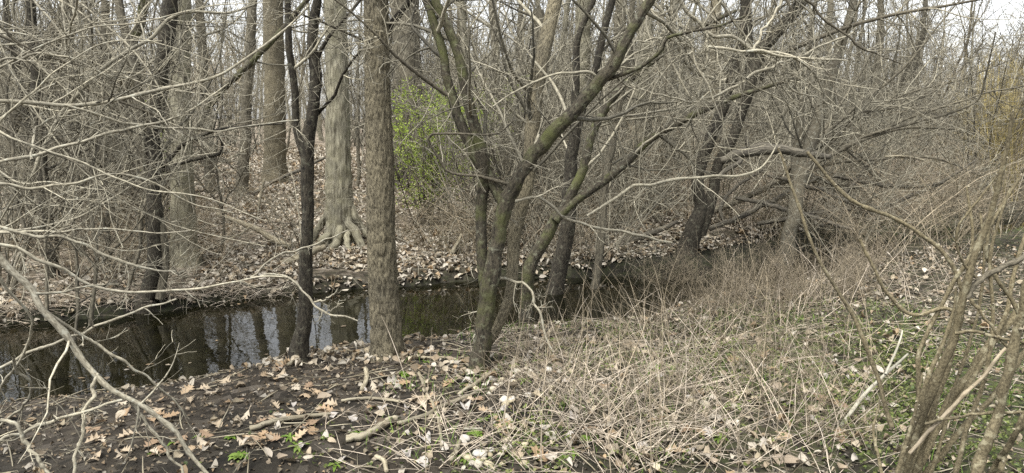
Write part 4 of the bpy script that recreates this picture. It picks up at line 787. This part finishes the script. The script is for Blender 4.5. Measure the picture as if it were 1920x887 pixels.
for q, (pts, Yd, look) in enumerate([([(1330, 430, 9), (1400, 400, 11), (1480, 360, 10), (1540, 330, 6)], (10.2, 10.6), 'long black dead limb climbing right through the brush heap'), ([(1380, 372, 7), (1450, 385, 9), (1530, 410, 9), (1600, 432, 6)], (9.9, 9.6), 'dark dead limb sloping down right below the arched limb'),
        ([(1420, 420, 8), (1500, 405, 9), (1580, 392, 8), (1660, 388, 5)], (10.0, 10.2), 'nearly level dark limb low in the brush heap'), ([(1540, 425, 7), (1580, 370, 8), (1620, 320, 6), (1660, 270, 4)], (10.4, 10.8), 'steep dark limb right of the pale smooth trunk'),
        ([(1560, 330, 6), (1640, 345, 8), (1710, 350, 7), (1770, 342, 4)], (10.6, 10.8), 'thin dark limb lying level below the pale stripped limb'), ([(1440, 330, 6), (1520, 350, 8), (1600, 382, 8), (1650, 410, 5)], (10.4, 10.0), 'crooked dark limb crossing the middle of the brush heap'),
        ([(1620, 400, 6), (1690, 375, 8), (1760, 345, 7), (1830, 300, 4)], (10.8, 11.4), 'dark limb rising toward the golden brush'), ([(1360, 420, 6), (1350, 390, 7), (1380, 350, 6), (1430, 320, 4)], (10.3, 10.6), 'short dark limb leaning beside the twin trunks')]):
    log('dead_limb', look, 'log', 700 + q, pts, Yd, 'logdark', 9, .3)
def depthw(q, a, b): return 'on the far bank ' if q[1] < a else 'at the water edge ' if q[1] < b else 'on the near bank '
scatter(WEEDS, 'dead_weed', 'dead weed', 'dead brown weeds along the stream', lambda q, i: 'dead reddish brown branching weed ' + depthw(q, 520, 580) + spot(q), [(1180, 545), (1240, 505), (1480, 500), (1640, 470), (1700, 520), (1560, 590), (1300, 600), (1190, 570)], 66, 440, (.36, .62))
scatter(WEEDS, 'dead_weed', 'dead weed', 'dead brown weeds along the stream', lambda q, i: 'thin dead weed stalk cluster standing in dry grass ' + spot(q), [(940, 640), (1180, 590), (1700, 590), (1640, 860), (1000, 800)], 30, 441, (.3, .55))
scatter(BRAMB, 'bramble', 'bramble', 'arching brambles on the right', lambda q, i: 'arching bare bramble canes ' + depthw(q, 480, 540) + spot(q), [(1380, 430), (1900, 330), (1900, 450), (1640, 500), (1400, 470)], 60, 442, (.6, 1.15))
scatter(BRAMB, 'bramble', 'bramble', 'arching brambles on the far bank', lambda q, i: 'pale arching bramble canes on the leafy far bank ' + ('at the left edge' if q[0] < 70 else 'behind the pale dead branch' if q[0] < 150 else 'left of the tall dark trunk' if q[0] < 270 else 'by the furrowed pale brown trunk' if q[0] < 380 else 'near the pale crooked limb'), [(0, 430), (300, 430), (420, 400), (480, 420), (400, 520), (0, 560)], 26, 443, (.5, .9))
scatter(BRAMB, 'bramble', 'bramble', 'arching brambles on the far bank', lambda q, i: 'pale arching bramble canes on the far bank ' + ('under the green bush' if q[0] < 830 else 'left of the V tree' if q[0] < 900 else 'behind the V tree' if q[0] < 1000 else 'behind the dark curved trunk' if q[0] < 1100 else 'behind the grey pole trunk'), [(740, 440), (1180, 420), (1180, 500), (860, 500), (760, 480)], 26, 444, (.5, .85))

# ------------------------------------------------------------------ leaf litter
g = np.random.default_rng(500)
def field(n, xl, yl, dmin, dmax, gg):
    x = gg.uniform(*xl, n); y = gg.uniform(*yl, n); d = stream_d(x, y); k = (d > dmin) & (d < dmax) & (np.abs(x) < .76 * y + .4) & (hgt(x, y) > WATER - .01); return x[k], y[k]
B_ = []
x, y = field(58000, (-8, 9), (5.5, 15), .95, 8, g); k = vnoise(x * 1.3 + 50, y * 1.3 + 50, 12) > .22; x, y = x[k], y[k]; n = len(x)
for sel, tm in ((stream_d(x, y) < 2.2, MID), (stream_d(x, y) >= 2.2, SIMPLE)):
    n = int(sel.sum()); B_.append(leaves(tm, on_ground(x[sel], y[sel], g.uniform(.002, .035, n)), g.uniform(.035, .10, n), dry_cols(g, n, [.13, .20, .11, .04, .18, .11, .09, .14]), g, 1.0, .30))
x, y = field(16000, (-22, 18), (12, 30), 3, 40, g); n = len(x)
B_.append(leaves(SIMPLE, on_ground(x, y, g.uniform(.01, .06, n)), g.uniform(.07, .16, n), dry_cols(g, n, [.16, .16, .16, .05, .10, .15, .12, .10]), g, .9, .33))
x, y = field(22000, (-11, 3), (13.5, 26), 5, 40, g); n = len(x)
B_.append(leaves(SIMPLE, on_ground(x, y, g.uniform(.005, .05, n)), g.uniform(.06, .13, n), dry_cols(g, n, [.13, .20, .11, .04, .18, .11, .09, .14]), g, .9, .33))
tag(link('leaf_litter', leaf_mesh('leaf_litter', B_, M['leaf'])), 'carpet of pale dry leaves covering the far bank', kind='stuff')
B_ = []
x, y = field(22000, (-4, 7), (2.4, 9.5), -12, -1.0, g); dens = .15 + .24 * np.exp(-((x + .7) ** 2 + (y - 5) ** 2) / .8) + .30 * (x > .1); k = g.random(len(x)) < dens * (vnoise(x * 2 + 8, y * 2 + 8, 14) + .15); x, y = x[k], y[k]; n = len(x)
B_.append(leaves(OVATE, on_ground(x, y, g.uniform(.004, .03, n)), g.uniform(.02, .075, n), dry_cols(g, n, [.14, .12, .17, .09, .05, .18, .15, .10]) * np.where(x > .1, 1.0, .72)[:, None], g, 1.0, .3))
for fx, fy in ((727, 672), (560, 676), (897, 692), (1030, 600)):
    c_ = ground_at(fx, fy); n = 90; a = g.uniform(0, 6.28, n); r = .13 + np.abs(g.normal(size=n)) * .16; x, y = c_[0] + np.cos(a) * r, c_[1] + np.sin(a) * r * .8; k = hgt(x, y) > WATER; x, y = x[k], y[k]; n = len(x)
    B_.append(leaves(OVATE, on_ground(x, y, g.uniform(.004, .05, n)), g.uniform(.03, .08, n), dry_cols(g, n), g, 1.0, .5))
x, y = field(36000, (-4, 7), (2.4, 9.5), -12, -1.0, g); n = len(x)
B_.append(leaves(SIMPLE, on_ground(x, y, g.uniform(.002, .015, n)), g.uniform(.012, .035, n), dry_cols(g, n, [.1, .06, .16, .1, .03, .30, .20, .05]) * .6, g, .6, .4))
tag(link('leaf_litter', leaf_mesh('leaf_litter', B_, M['leaf'])), 'broken small brown leaves strewn over the near bank soil', kind='stuff')
# the fallen leaves one can pick out on the near bank
OAKS, PALES = [], []
OC = [((.34, .26, .17), 'tan'), ((.38, .31, .22), 'pale tan'), ((.29, .205, .125), 'orange brown'), ((.40, .345, .265), 'greyish'), ((.24, .17, .11), 'dark brown')]
PC = [((.36, .32, .26), 'grey beige'), ((.38, .35, .30), 'whitish'), ((.28, .23, .17), 'brown'), ((.36, .30, .215), 'beige'), ((.34, .315, .285), 'silvery grey')]
for q in range(10):
    OAKS.append(leaf_mesh('oak_leaf', [leaves(OAK, np.zeros((1, 3)), np.array([1.0]), np.array([OC[q % 5][0]]) * g.uniform(.9, 1.1), g, .5, .12)], M['leaf']))
    PALES.append(leaf_mesh('fallen_leaf', [leaves(OVATE, np.zeros((1, 3)), np.array([1.0]), np.array([PC[q % 5][0]]) * g.uniform(.9, 1.1), g, 1.0, .2)], M['leaf']))
SPOTS = [((560, 690), 'by the slender dark trunk'), ((720, 695), 'before the thick straight trunk'), ((790, 725), 'by the small forked stick'), ((900, 715), 'at the foot of the V tree'), ((240, 800), 'in the lower left corner'), ((380, 760), 'near the left water edge'), ((520, 800), 'by the flat weathered stick'), ((690, 825), 'by the sawn stick'), ((690, 752), 'by the thin curved twig'), ((830, 770), 'by the long weathered stick'), ((900, 860), 'by the bark strip'),
         ((1020, 660), 'below the dark curved trunk'), ((1050, 800), 'under the front dry grass'), ((1200, 720), 'in the dry grass middle'), ((1180, 860), 'at the bottom edge under dry grass'), ((1330, 640), 'below the twin trunks'), ((1340, 750), 'by the pale flat stalk'), ((1400, 850), 'at the bottom edge right of the grass'), ((1500, 600), 'below the pale smooth trunk'), ((1560, 700), 'left of the white cane'), ((1650, 620), 'behind the white cane'), ((470, 870), 'at the bottom edge on bare soil'), ((1780, 560), 'behind the budding shrub'), ((1820, 760), 'beneath the budding shrub')]
def nearby(q): return min(SPOTS, key=lambda a: (a[0][0] - q[0]) ** 2 + 2 * (a[0][1] - q[1]) ** 2)[1]
for nm, protos, names, poly, n, sz in [('oak_leaf', OAKS, OC, [(180, 770), (420, 715), (560, 690), (700, 682), (880, 690), (900, 760), (700, 790), (420, 870), (150, 880)], 105, (.06, .115)), ('oak_leaf', OAKS, OC, [(900, 700), (1300, 620), (1650, 640), (1600, 880), (900, 880)], 36, (.09, .15)),
                                ('fallen_leaf', PALES, PC, [(480, 700), (900, 700), (1250, 600), (1680, 560), (1640, 880), (500, 880)], 165, (.04, .095))]:
    q = px_area(g, n, poly); pg = px_ground(q)
    for i_, (x, y) in enumerate(pg):
        kk = int(g.integers(0, 10)); o = link(nm, protos[kk], None, (x, y, float(hgt(x, y)) + .014)); s_ = g.uniform(*sz); o.scale = (s_, s_, s_); o.rotation_euler = (g.normal() * .2, g.normal() * .2, g.uniform(0, 6.28))
        tag(o, ('large ' if s_ > .6 * sz[1] + .4 * sz[0] else 'small ') + names[kk % 5][1] + (' lobed oak leaf ' if nm == 'oak_leaf' else ' oval dry leaf ') + nearby(q[i_]), 'leaf', 'single fallen leaves on the near bank')
# floating bits on the water
x, y = g.uniform(-6, 5, 900), g.uniform(4.5, 11, 900); d = stream_d(x, y); k = (np.abs(d) < 1.15) & (hgt(x, y) < WATER - .03) & (g.random(900) < np.where(np.abs(d) > .75, .9, .12)); x, y = x[k], y[k]; n = len(x)
tag(link('floating_debris', leaf_mesh('floating_debris', [leaves(SIMPLE, np.stack([x, y, np.full(n, WATER + .004)], -1), g.uniform(.02, .07, n), dry_cols(g, n) * .7, g, .08, .02)], M['leaf'])), 'small leaves floating along the stream edges', kind='stuff')

# ------------------------------------------------------------------ sticks and twigs on the ground
def ground_stick(name, label, pts, mat, seed, lift=.008, group=None, limbs=()):
    a = np.array(pts, float); pg = px_ground(a[:, :2]); zc = pg[:, 1] / ray(a[:, 0], a[:, 1])[1]; R = a[:, 2] / 2 / FPX * zc
    P = np.stack([pg[:, 0], pg[:, 1], hgt(pg[:, 0], pg[:, 1]) + R * .8 + lift], -1); P, R = resample(P, R, 22); g = np.random.default_rng(seed); P = P + g.normal(size=P.shape) * R[:, None] * .12
    P = np.vstack([P[0] - (P[1] - P[0]) * .02, P, P[-1] + (P[-1] - P[-2]) * .02]); R = np.concatenate([[R[0] * .03], R, [R[-1] * .03]])
    m = MB(); m.add(P, R, 9, g.uniform(.85, 1.15)); o = m.build(name, M[mat], None, P[1]); o.location = P[1]
    return tag(o, label, 'stick', group)
for q, (pts, mat, lab) in enumerate([
    ([(650, 838, 15), (690, 822, 15), (725, 806, 15), (745, 796, 13)], 'log', 'thick sawn stick lying bottom centre, its cut end pointing left'),
    ([(745, 800, 8), (790, 788, 9), (830, 768, 9), (870, 752, 8), (905, 738, 6)], 'log', 'long weathered stick running up right from the sawn stick'),
    ([(860, 748, 7), (890, 730, 8), (915, 712, 8), (940, 690, 5)], 'log', 'grey stick slanting toward the foot of the V tree'),
    ([(686, 696, 8), (688, 715, 9), (680, 736, 9)], 'log', 'short bent stick standing out before the thick straight trunk'),
    ([(470, 812, 11), (520, 800, 10), (570, 792, 9), (620, 786, 6)], 'log', 'flat weathered stick on bare soil at lower left'),
    ([(640, 757, 6), (690, 754, 6), (725, 757, 6), (760, 765, 5)], 'log', 'thin curved twig on bare soil right of middle trunk front'),
    ([(800, 745, 6), (815, 775, 6), (825, 812, 6), (828, 850, 6)], 'log', 'stick crossing the long weathered stick at right angles'),
    ([(780, 698, 6), (792, 720, 7), (796, 740, 7), (800, 722, 6)][:3], 'log', 'small forked stick between straight trunk and V tree'),
    ([(845, 878, 10), (855, 860, 10), (862, 838, 8)], 'log', 'broken bark strip near the bottom edge'),
    ([(705, 862, 9), (720, 876, 9), (725, 892, 8)], 'log', 'bent root-like stick at the bottom edge below the sawn stick'),
    ([(540, 690, 8), (560, 680, 8), (575, 674, 6)], 'log', 'short stick at the foot of the slender dark trunk'),
    ([(870, 816, 5), (890, 814, 5), (905, 813, 5)], 'cane', 'flat white wood chip lying under the dry grass'),
    ([(900, 705, 5), (850, 678, 5), (790, 676, 5), (690, 678, 4)], 'log', 'long pale twig lying along the bank between the two trunks'),
    ([(760, 640, 9), (820, 625, 10), (870, 610, 9)], 'logdark', 'wet dark log at the water edge between the trunks'),
    ([(1010, 655, 7), (1035, 625, 8), (1048, 608, 7)], 'weed', 'orange brown stick leaning at the water edge below dark trunk'),
    ([(1250, 745, 5), (1330, 725, 5), (1400, 700, 4)], 'straw', 'pale stalk lying flat right of the dry grass clump'),
    ([(1880, 600 + 140, 5), (1915, 752, 5)], 'cane', 'short white stalk on green ground at right edge')]):
    ground_stick('fallen_stick', lab, pts, mat, 600 + q)
def flat_sticks(n, seed, xl, yl, dr, L, r, zj, spread=.25):
    g = np.random.default_rng(seed); x, y = field(n, xl, yl, dr[0], dr[1], g); n = len(x); a = g.uniform(0, np.pi, n); l = g.uniform(*L, n); t = np.linspace(-.5, .5, 5)
    bend = g.normal(size=n) * .12; X_ = x[:, None] + np.cos(a)[:, None] * t * l[:, None] - np.sin(a)[:, None] * (t * t - .1) * (bend * l)[:, None]; Y_ = y[:, None] + np.sin(a)[:, None] * t * l[:, None] + np.cos(a)[:, None] * (t * t - .1) * (bend * l)[:, None]
    Z_ = hgt(X_, Y_) + g.uniform(.002, zj, n)[:, None] + (g.normal(size=n) * spread * l)[:, None] * t
    return np.stack([X_, Y_, Z_], -1), g.uniform(*r, n)[:, None] * np.array([.5, .9, 1, .9, .4])[None], tints(g, n, .6, 1.25)
for mt, n, sd_, xl, yl, dr, L, r, zj, lab in [('log', 1500, 520, (-4, 6), (2.4, 9), (-12, -1.0), (.06, .4), (.0015, .005), .02, 'small weathered twigs scattered on the near bank'), ('twigdark', 1300, 521, (-4, 6), (2.4, 9), (-12, -1.0), (.05, .3), (.001, .0035), .02, 'small dark twigs scattered on the near bank'),
                                           ('twig', 1500, 522, (-8, 9), (6, 15), (1.0, 8), (.15, 1.0), (.002, .006), .08, 'pale twigs scattered over the far bank leaves'), ('twigdark', 900, 523, (-8, 9), (6, 15), (1.0, 8), (.15, 1.1), (.002, .008), .08, 'dark twigs scattered over the far bank leaves')]:
    m = MB(); P, R, T = flat_sticks(n, sd_, xl, yl, dr, L, r, zj); m.addm(P, R, 4, T); tag(m.build('twig_litter', M[mt]), lab, kind='stuff')

# ------------------------------------------------------------------ dry grass
def blades(x, y, L, r, lean, g, n=6, droop=.5, az=None):
    m = len(x); a = g.uniform(0, 6.283, m) if az is None else az; tl = np.clip(g.normal(size=m) * lean[1] + lean[0], .03, 1.5)
    d = np.stack([np.cos(a) * np.sin(tl), np.sin(a) * np.sin(tl), np.cos(tl)], -1); p = np.stack([x, y, hgt(x, y) - .01], -1); out = [p]; st = (L / (n - 1))[:, None]; dr = g.uniform(0, droop, m)
    for q in range(n - 1):
        d = nrm(d + g.normal(size=(m, 3)) * .07 + np.stack([np.cos(a) * .05, np.sin(a) * .05, -dr * .35 * q / n], -1)); nxt = out[-1] + d * st; nxt[:, 2] = np.maximum(nxt[:, 2], hgt(nxt[:, 0], nxt[:, 1]) + .006); out.append(nxt)
    return np.stack(out, 1), r[:, None] * np.array([1, .95, .85, .7, .5, .25])[None]
g = np.random.default_rng(530); m = MB()
def clump(n, cx, cy, sx_, sy_, L, lean, r=(.0014, .0030), droop=.6, az0=None):
    x = cx + g.normal(size=n) * sx_; y = cy + g.normal(size=n) * sy_; k = (stream_d(x, y) < -.95) & (hgt(x, y) > WATER); x, y = x[k], y[k]; n = len(x)
    az = None if az0 is None else az0 + g.normal(size=n) * .9
    P, R = blades(x, y, g.uniform(*L, n), g.uniform(*r, n), lean, g, 6, droop, az); m.addm(P, R, 3, tints(g, n, .45, 1.3))
clump(190, .55, 3.5, .28, .35, (.2, .65), (1.0, .35)); clump(170, .95, 3.9, .4, .45, (.2, .65), (1.0, .4)); clump(130, 1.35, 4.8, .55, .6, (.2, .6), (1.0, .4))
clump(130, .35, 4.4, .3, .5, (.2, .55), (1.0, .4)); clump(100, 1.9, 5.8, .7, .7, (.2, .55), (1.0, .4)); clump(110, 1.4, 3.5, .35, .3, (.2, .6), (.9, .4)); clump(150, 2.6, 7.0, .8, .5, (.2, .6), (.7, .3)); clump(160, 3.6, 7.6, .8, .5, (.3, .7), (.6, .3)); clump(160, -.3, 3.6, .35, .3, (.15, .4), (1.2, .3))
tag(m.build('dry_grass', M['straw']), 'tangled pale dry grass stalks on the near bank', kind='stuff')
m = MB(); clump(110, .7, 3.6, .5, .4, (.4, .8), (.4, .25), (.0016, .003), .2); clump(170, 1.6, 5.2, .8, .8, (.4, .85), (.35, .25), (.0014, .0028), .2); clump(80, 2.2, 6.6, .9, .6, (.4, .9), (.3, .2), (.0016, .003), .15)
tag(m.build('dead_stalks', M['weed']), 'upright thin brown dead stalks among the dry grass', kind='stuff')
m = MB()
P, R, T = flat_sticks(800, 531, (-.4, 5), (2.6, 8), (-12, -1.0), (.15, .7), (.001, .0024), .05, .12); m.addm(P, R, 3, T); tag(m.build('matted_straw', M['straw']), 'flattened straw matted on the near bank soil', kind='stuff')
m = MB(); n = 900; x = g.uniform(-5.2, -2.4, n); yc = np.interp(x, _dx, _dy); y = yc + 1.25 + g.normal(size=n) * .12; P, R = blades(x, y, g.uniform(.15, .45, n), g.uniform(.0015, .003, n), (1.1, .3), g, 6, .9, np.full(n, -1.4) + g.normal(size=n) * .7); m.addm(P, R, 3, tints(g, n, .65, 1.2))
n = 1300; x = g.uniform(3.2, 9, n); y = np.interp(x, _dx, _dy) + g.uniform(1.0, 5, n); P, R = blades(x, y, g.uniform(.4, 1.1, n), g.uniform(.0018, .004, n), (.45, .35), g, 6, .6); m.addm(P, R, 3, tints(g, n, .6, 1.2))
n = 1500; x = g.uniform(7, 22, n); y = np.maximum(np.interp(x, _dx, _dy) + 1.2, x * 1.25) + g.uniform(0, 9, n); P, R = blades(x, y, g.uniform(.6, 1.5, n), g.uniform(.003, .006, n), (.3, .25), g, 6, .5); m.addm(P, R, 3, tints(g, n, .6, 1.2))
tag(m.build('dry_grass', M['straw']), 'dry straw coloured grass along the far bank', kind='stuff')

# ------------------------------------------------------------------ green plants
def green_leaves(n, x, y, size, cols, seed, z=(.01, .05), tmpl=SIMPLE, tilt=.5):
    g = np.random.default_rng(seed); c = np.array(cols)[g.integers(0, len(cols), n)] * g.uniform(.7, 1.2, (n, 1)); return leaves(tmpl, on_ground(x, y, g.uniform(*z, n)), g.uniform(*size, n), c, g, .4, tilt)
GC = [(.14, .18, .05), (.20, .24, .07), (.09, .125, .045), (.26, .29, .10)]
g = np.random.default_rng(540); B_ = []
for cx, cy, s_, n in [(2.5, 4.3, .45, 3000), (2.1, 3.6, .3, 1500), (2.9, 5.0, .5, 1200), (1.3, 4.9, .6, 2000), (.1, 3.6, .25, 500), (-.1, 4.3, .25, 260), (1.6, 5.6, .7, 1500), (-.9, 3.4, .25, 200), (.6, 5.6, .3, 300), (3.6, 6.0, .6, 600), (.4, 3.4, .35, 1000), (7.6, 11.5, .8, 500)]:
    x, y = cx + g.normal(size=n) * s_, cy + g.normal(size=n) * s_; k = vnoise(x * 5 + 60, y * 5 + 60, 20) > .42; x, y = x[k], y[k]; B_.append(green_leaves(len(x), x, y, (.012, .032), GC, 541))
tag(link('ground_ivy', leaf_mesh('ground_ivy', B_, M['green'])), 'low green ground cover leaves in patches on the near bank', kind='stuff')
m = MB(); n = 3600; x = g.uniform(-.8, 3.6, n); y = g.uniform(3, 6.5, n); k = vnoise(x * 3 + 12, y * 3 + 12, 21) > .58; x, y = x[k], y[k]; n = len(x); P, R = blades(x, y, g.uniform(.04, .11, n), g.uniform(.0012, .002, n), (.4, .3), g); T = tints(g, n, .7, 1.2); m.addm(P, R, 3, T)
M['grass'] = bark('fresh_grass', (.10, .17, .03), (.2, .3, .06), scale=30, bump=.05, dist=.001); tag(m.build('green_grass', M['grass']), 'short fresh green grass blades between dry stalks', kind='stuff')
ROS = []
for q in range(6):
    nl = int(g.integers(5, 9)); VV = []
    for k in range(nl):
        V, F = LANCE if q % 2 else OVATE; L_ = g.uniform(.7, 1.1); V = V.copy(); V[:, 1] += .5; V[:, 2] = .55 * V[:, 1] - .55 * V[:, 1] ** 2 * g.uniform(.7, 1.3) + .4 * np.abs(V[:, 0]); V = V * L_ * (1 if q % 2 else .85)
        a = 6.283 * k / nl + g.normal() * .25; R_ = np.array([[math.cos(a), -math.sin(a), 0], [math.sin(a), math.cos(a), 0], [0, 0, 1]]); c = np.array([(.20, .32, .05), (.25, .36, .08), (.16, .27, .045)][int(g.integers(0, 3))]) * g.uniform(.75, 1.05)
        VV.append((V @ R_.T, F, np.tile(np.append(c, 1.0), (len(V), 1))))
    ROS.append([raw_mesh('leaf', V, F, M['green'], (('col', 'FLOAT_COLOR', c),)) for V, F, c in VV])
gp = [(668, 818), (615, 828), (515, 788), (545, 825), (630, 875), (380, 820), (330, 830), (290, 855), (435, 825), (450, 860), (560, 850), (905, 790), (925, 785), (890, 820), (1040, 640), (1045, 655), (1300, 660), (1255, 690), (1230, 690), (1410, 660), (1330, 730), (1375, 770), (1060, 865), (1075, 850), (990, 815), (960, 700), (985, 720), (1270, 640), (1190, 740), (1140, 690), (1240, 800), (1440, 560), (1500, 600), (1385, 640), (1010, 680), (760, 705), (800, 680), (1100, 830), (1350, 830), (875, 870)]
for i_, (x, y) in enumerate(px_ground(np.array(gp, float))):
    k = int(g.integers(0, 6)); t = thing('green_seedling', (x, y, float(hgt(x, y))), ('pointed' if k % 2 else 'round') + ' leaved green seedling ' + nearby(gp[i_]), 'seedling', 'green seedlings on the near bank')
    s_ = g.uniform(.045, .085); t.scale = (s_,) * 3; t.rotation_euler = (0, 0, g.uniform(0, 6.28))
    for me in ROS[k]: link('leaf', me, t)
# pebbles
import bmesh
STN = []
for q in range(5):
    bm = bmesh.new(); bmesh.ops.create_icosphere(bm, subdivisions=2, radius=1)
    for v in bm.verts: f = 1 + .22 * (float(vnoise(np.array([v.co.x * 1.5 + 9]), np.array([v.co.y * 1.5 + v.co.z + 9]), 30 + q)[0]) - .5); v.co = Vector((v.co.x * f * 1.25, v.co.y * f, v.co.z * f * .62))
    me = bpy.data.meshes.new('pebble'); bm.to_mesh(me); bm.free(); me.polygons.foreach_set('use_smooth', np.ones(len(me.polygons), bool)); me.materials.append(M['stone']); STN.append(me)
for poly, n, where_ in [([(890, 690), (970, 690), (960, 770), (880, 760)], 22, 'at the foot of the V tree'), ([(870, 830), (1000, 840), (990, 885), (860, 885)], 20, 'near the bottom edge'), ([(1290, 730), (1345, 730), (1345, 765), (1290, 765)], 8, 'right of the dry grass'), ([(960, 660), (1100, 700), (1080, 760), (980, 760)], 10, 'under the dry grass')]:
    q = px_area(g, n, poly)
    for x, y in px_ground(q):
        o = link('pebble', STN[int(g.integers(0, 5))], None, (x, y, float(hgt(x, y)) + .008)); s_ = g.uniform(.012, .028); o.scale = (s_, s_, s_); o.rotation_euler = (g.normal() * .2, g.normal() * .2, g.uniform(0, 6.28))
        tag(o, 'small rounded beige pebble ' + where_, 'pebble', 'pebbles on the near bank')
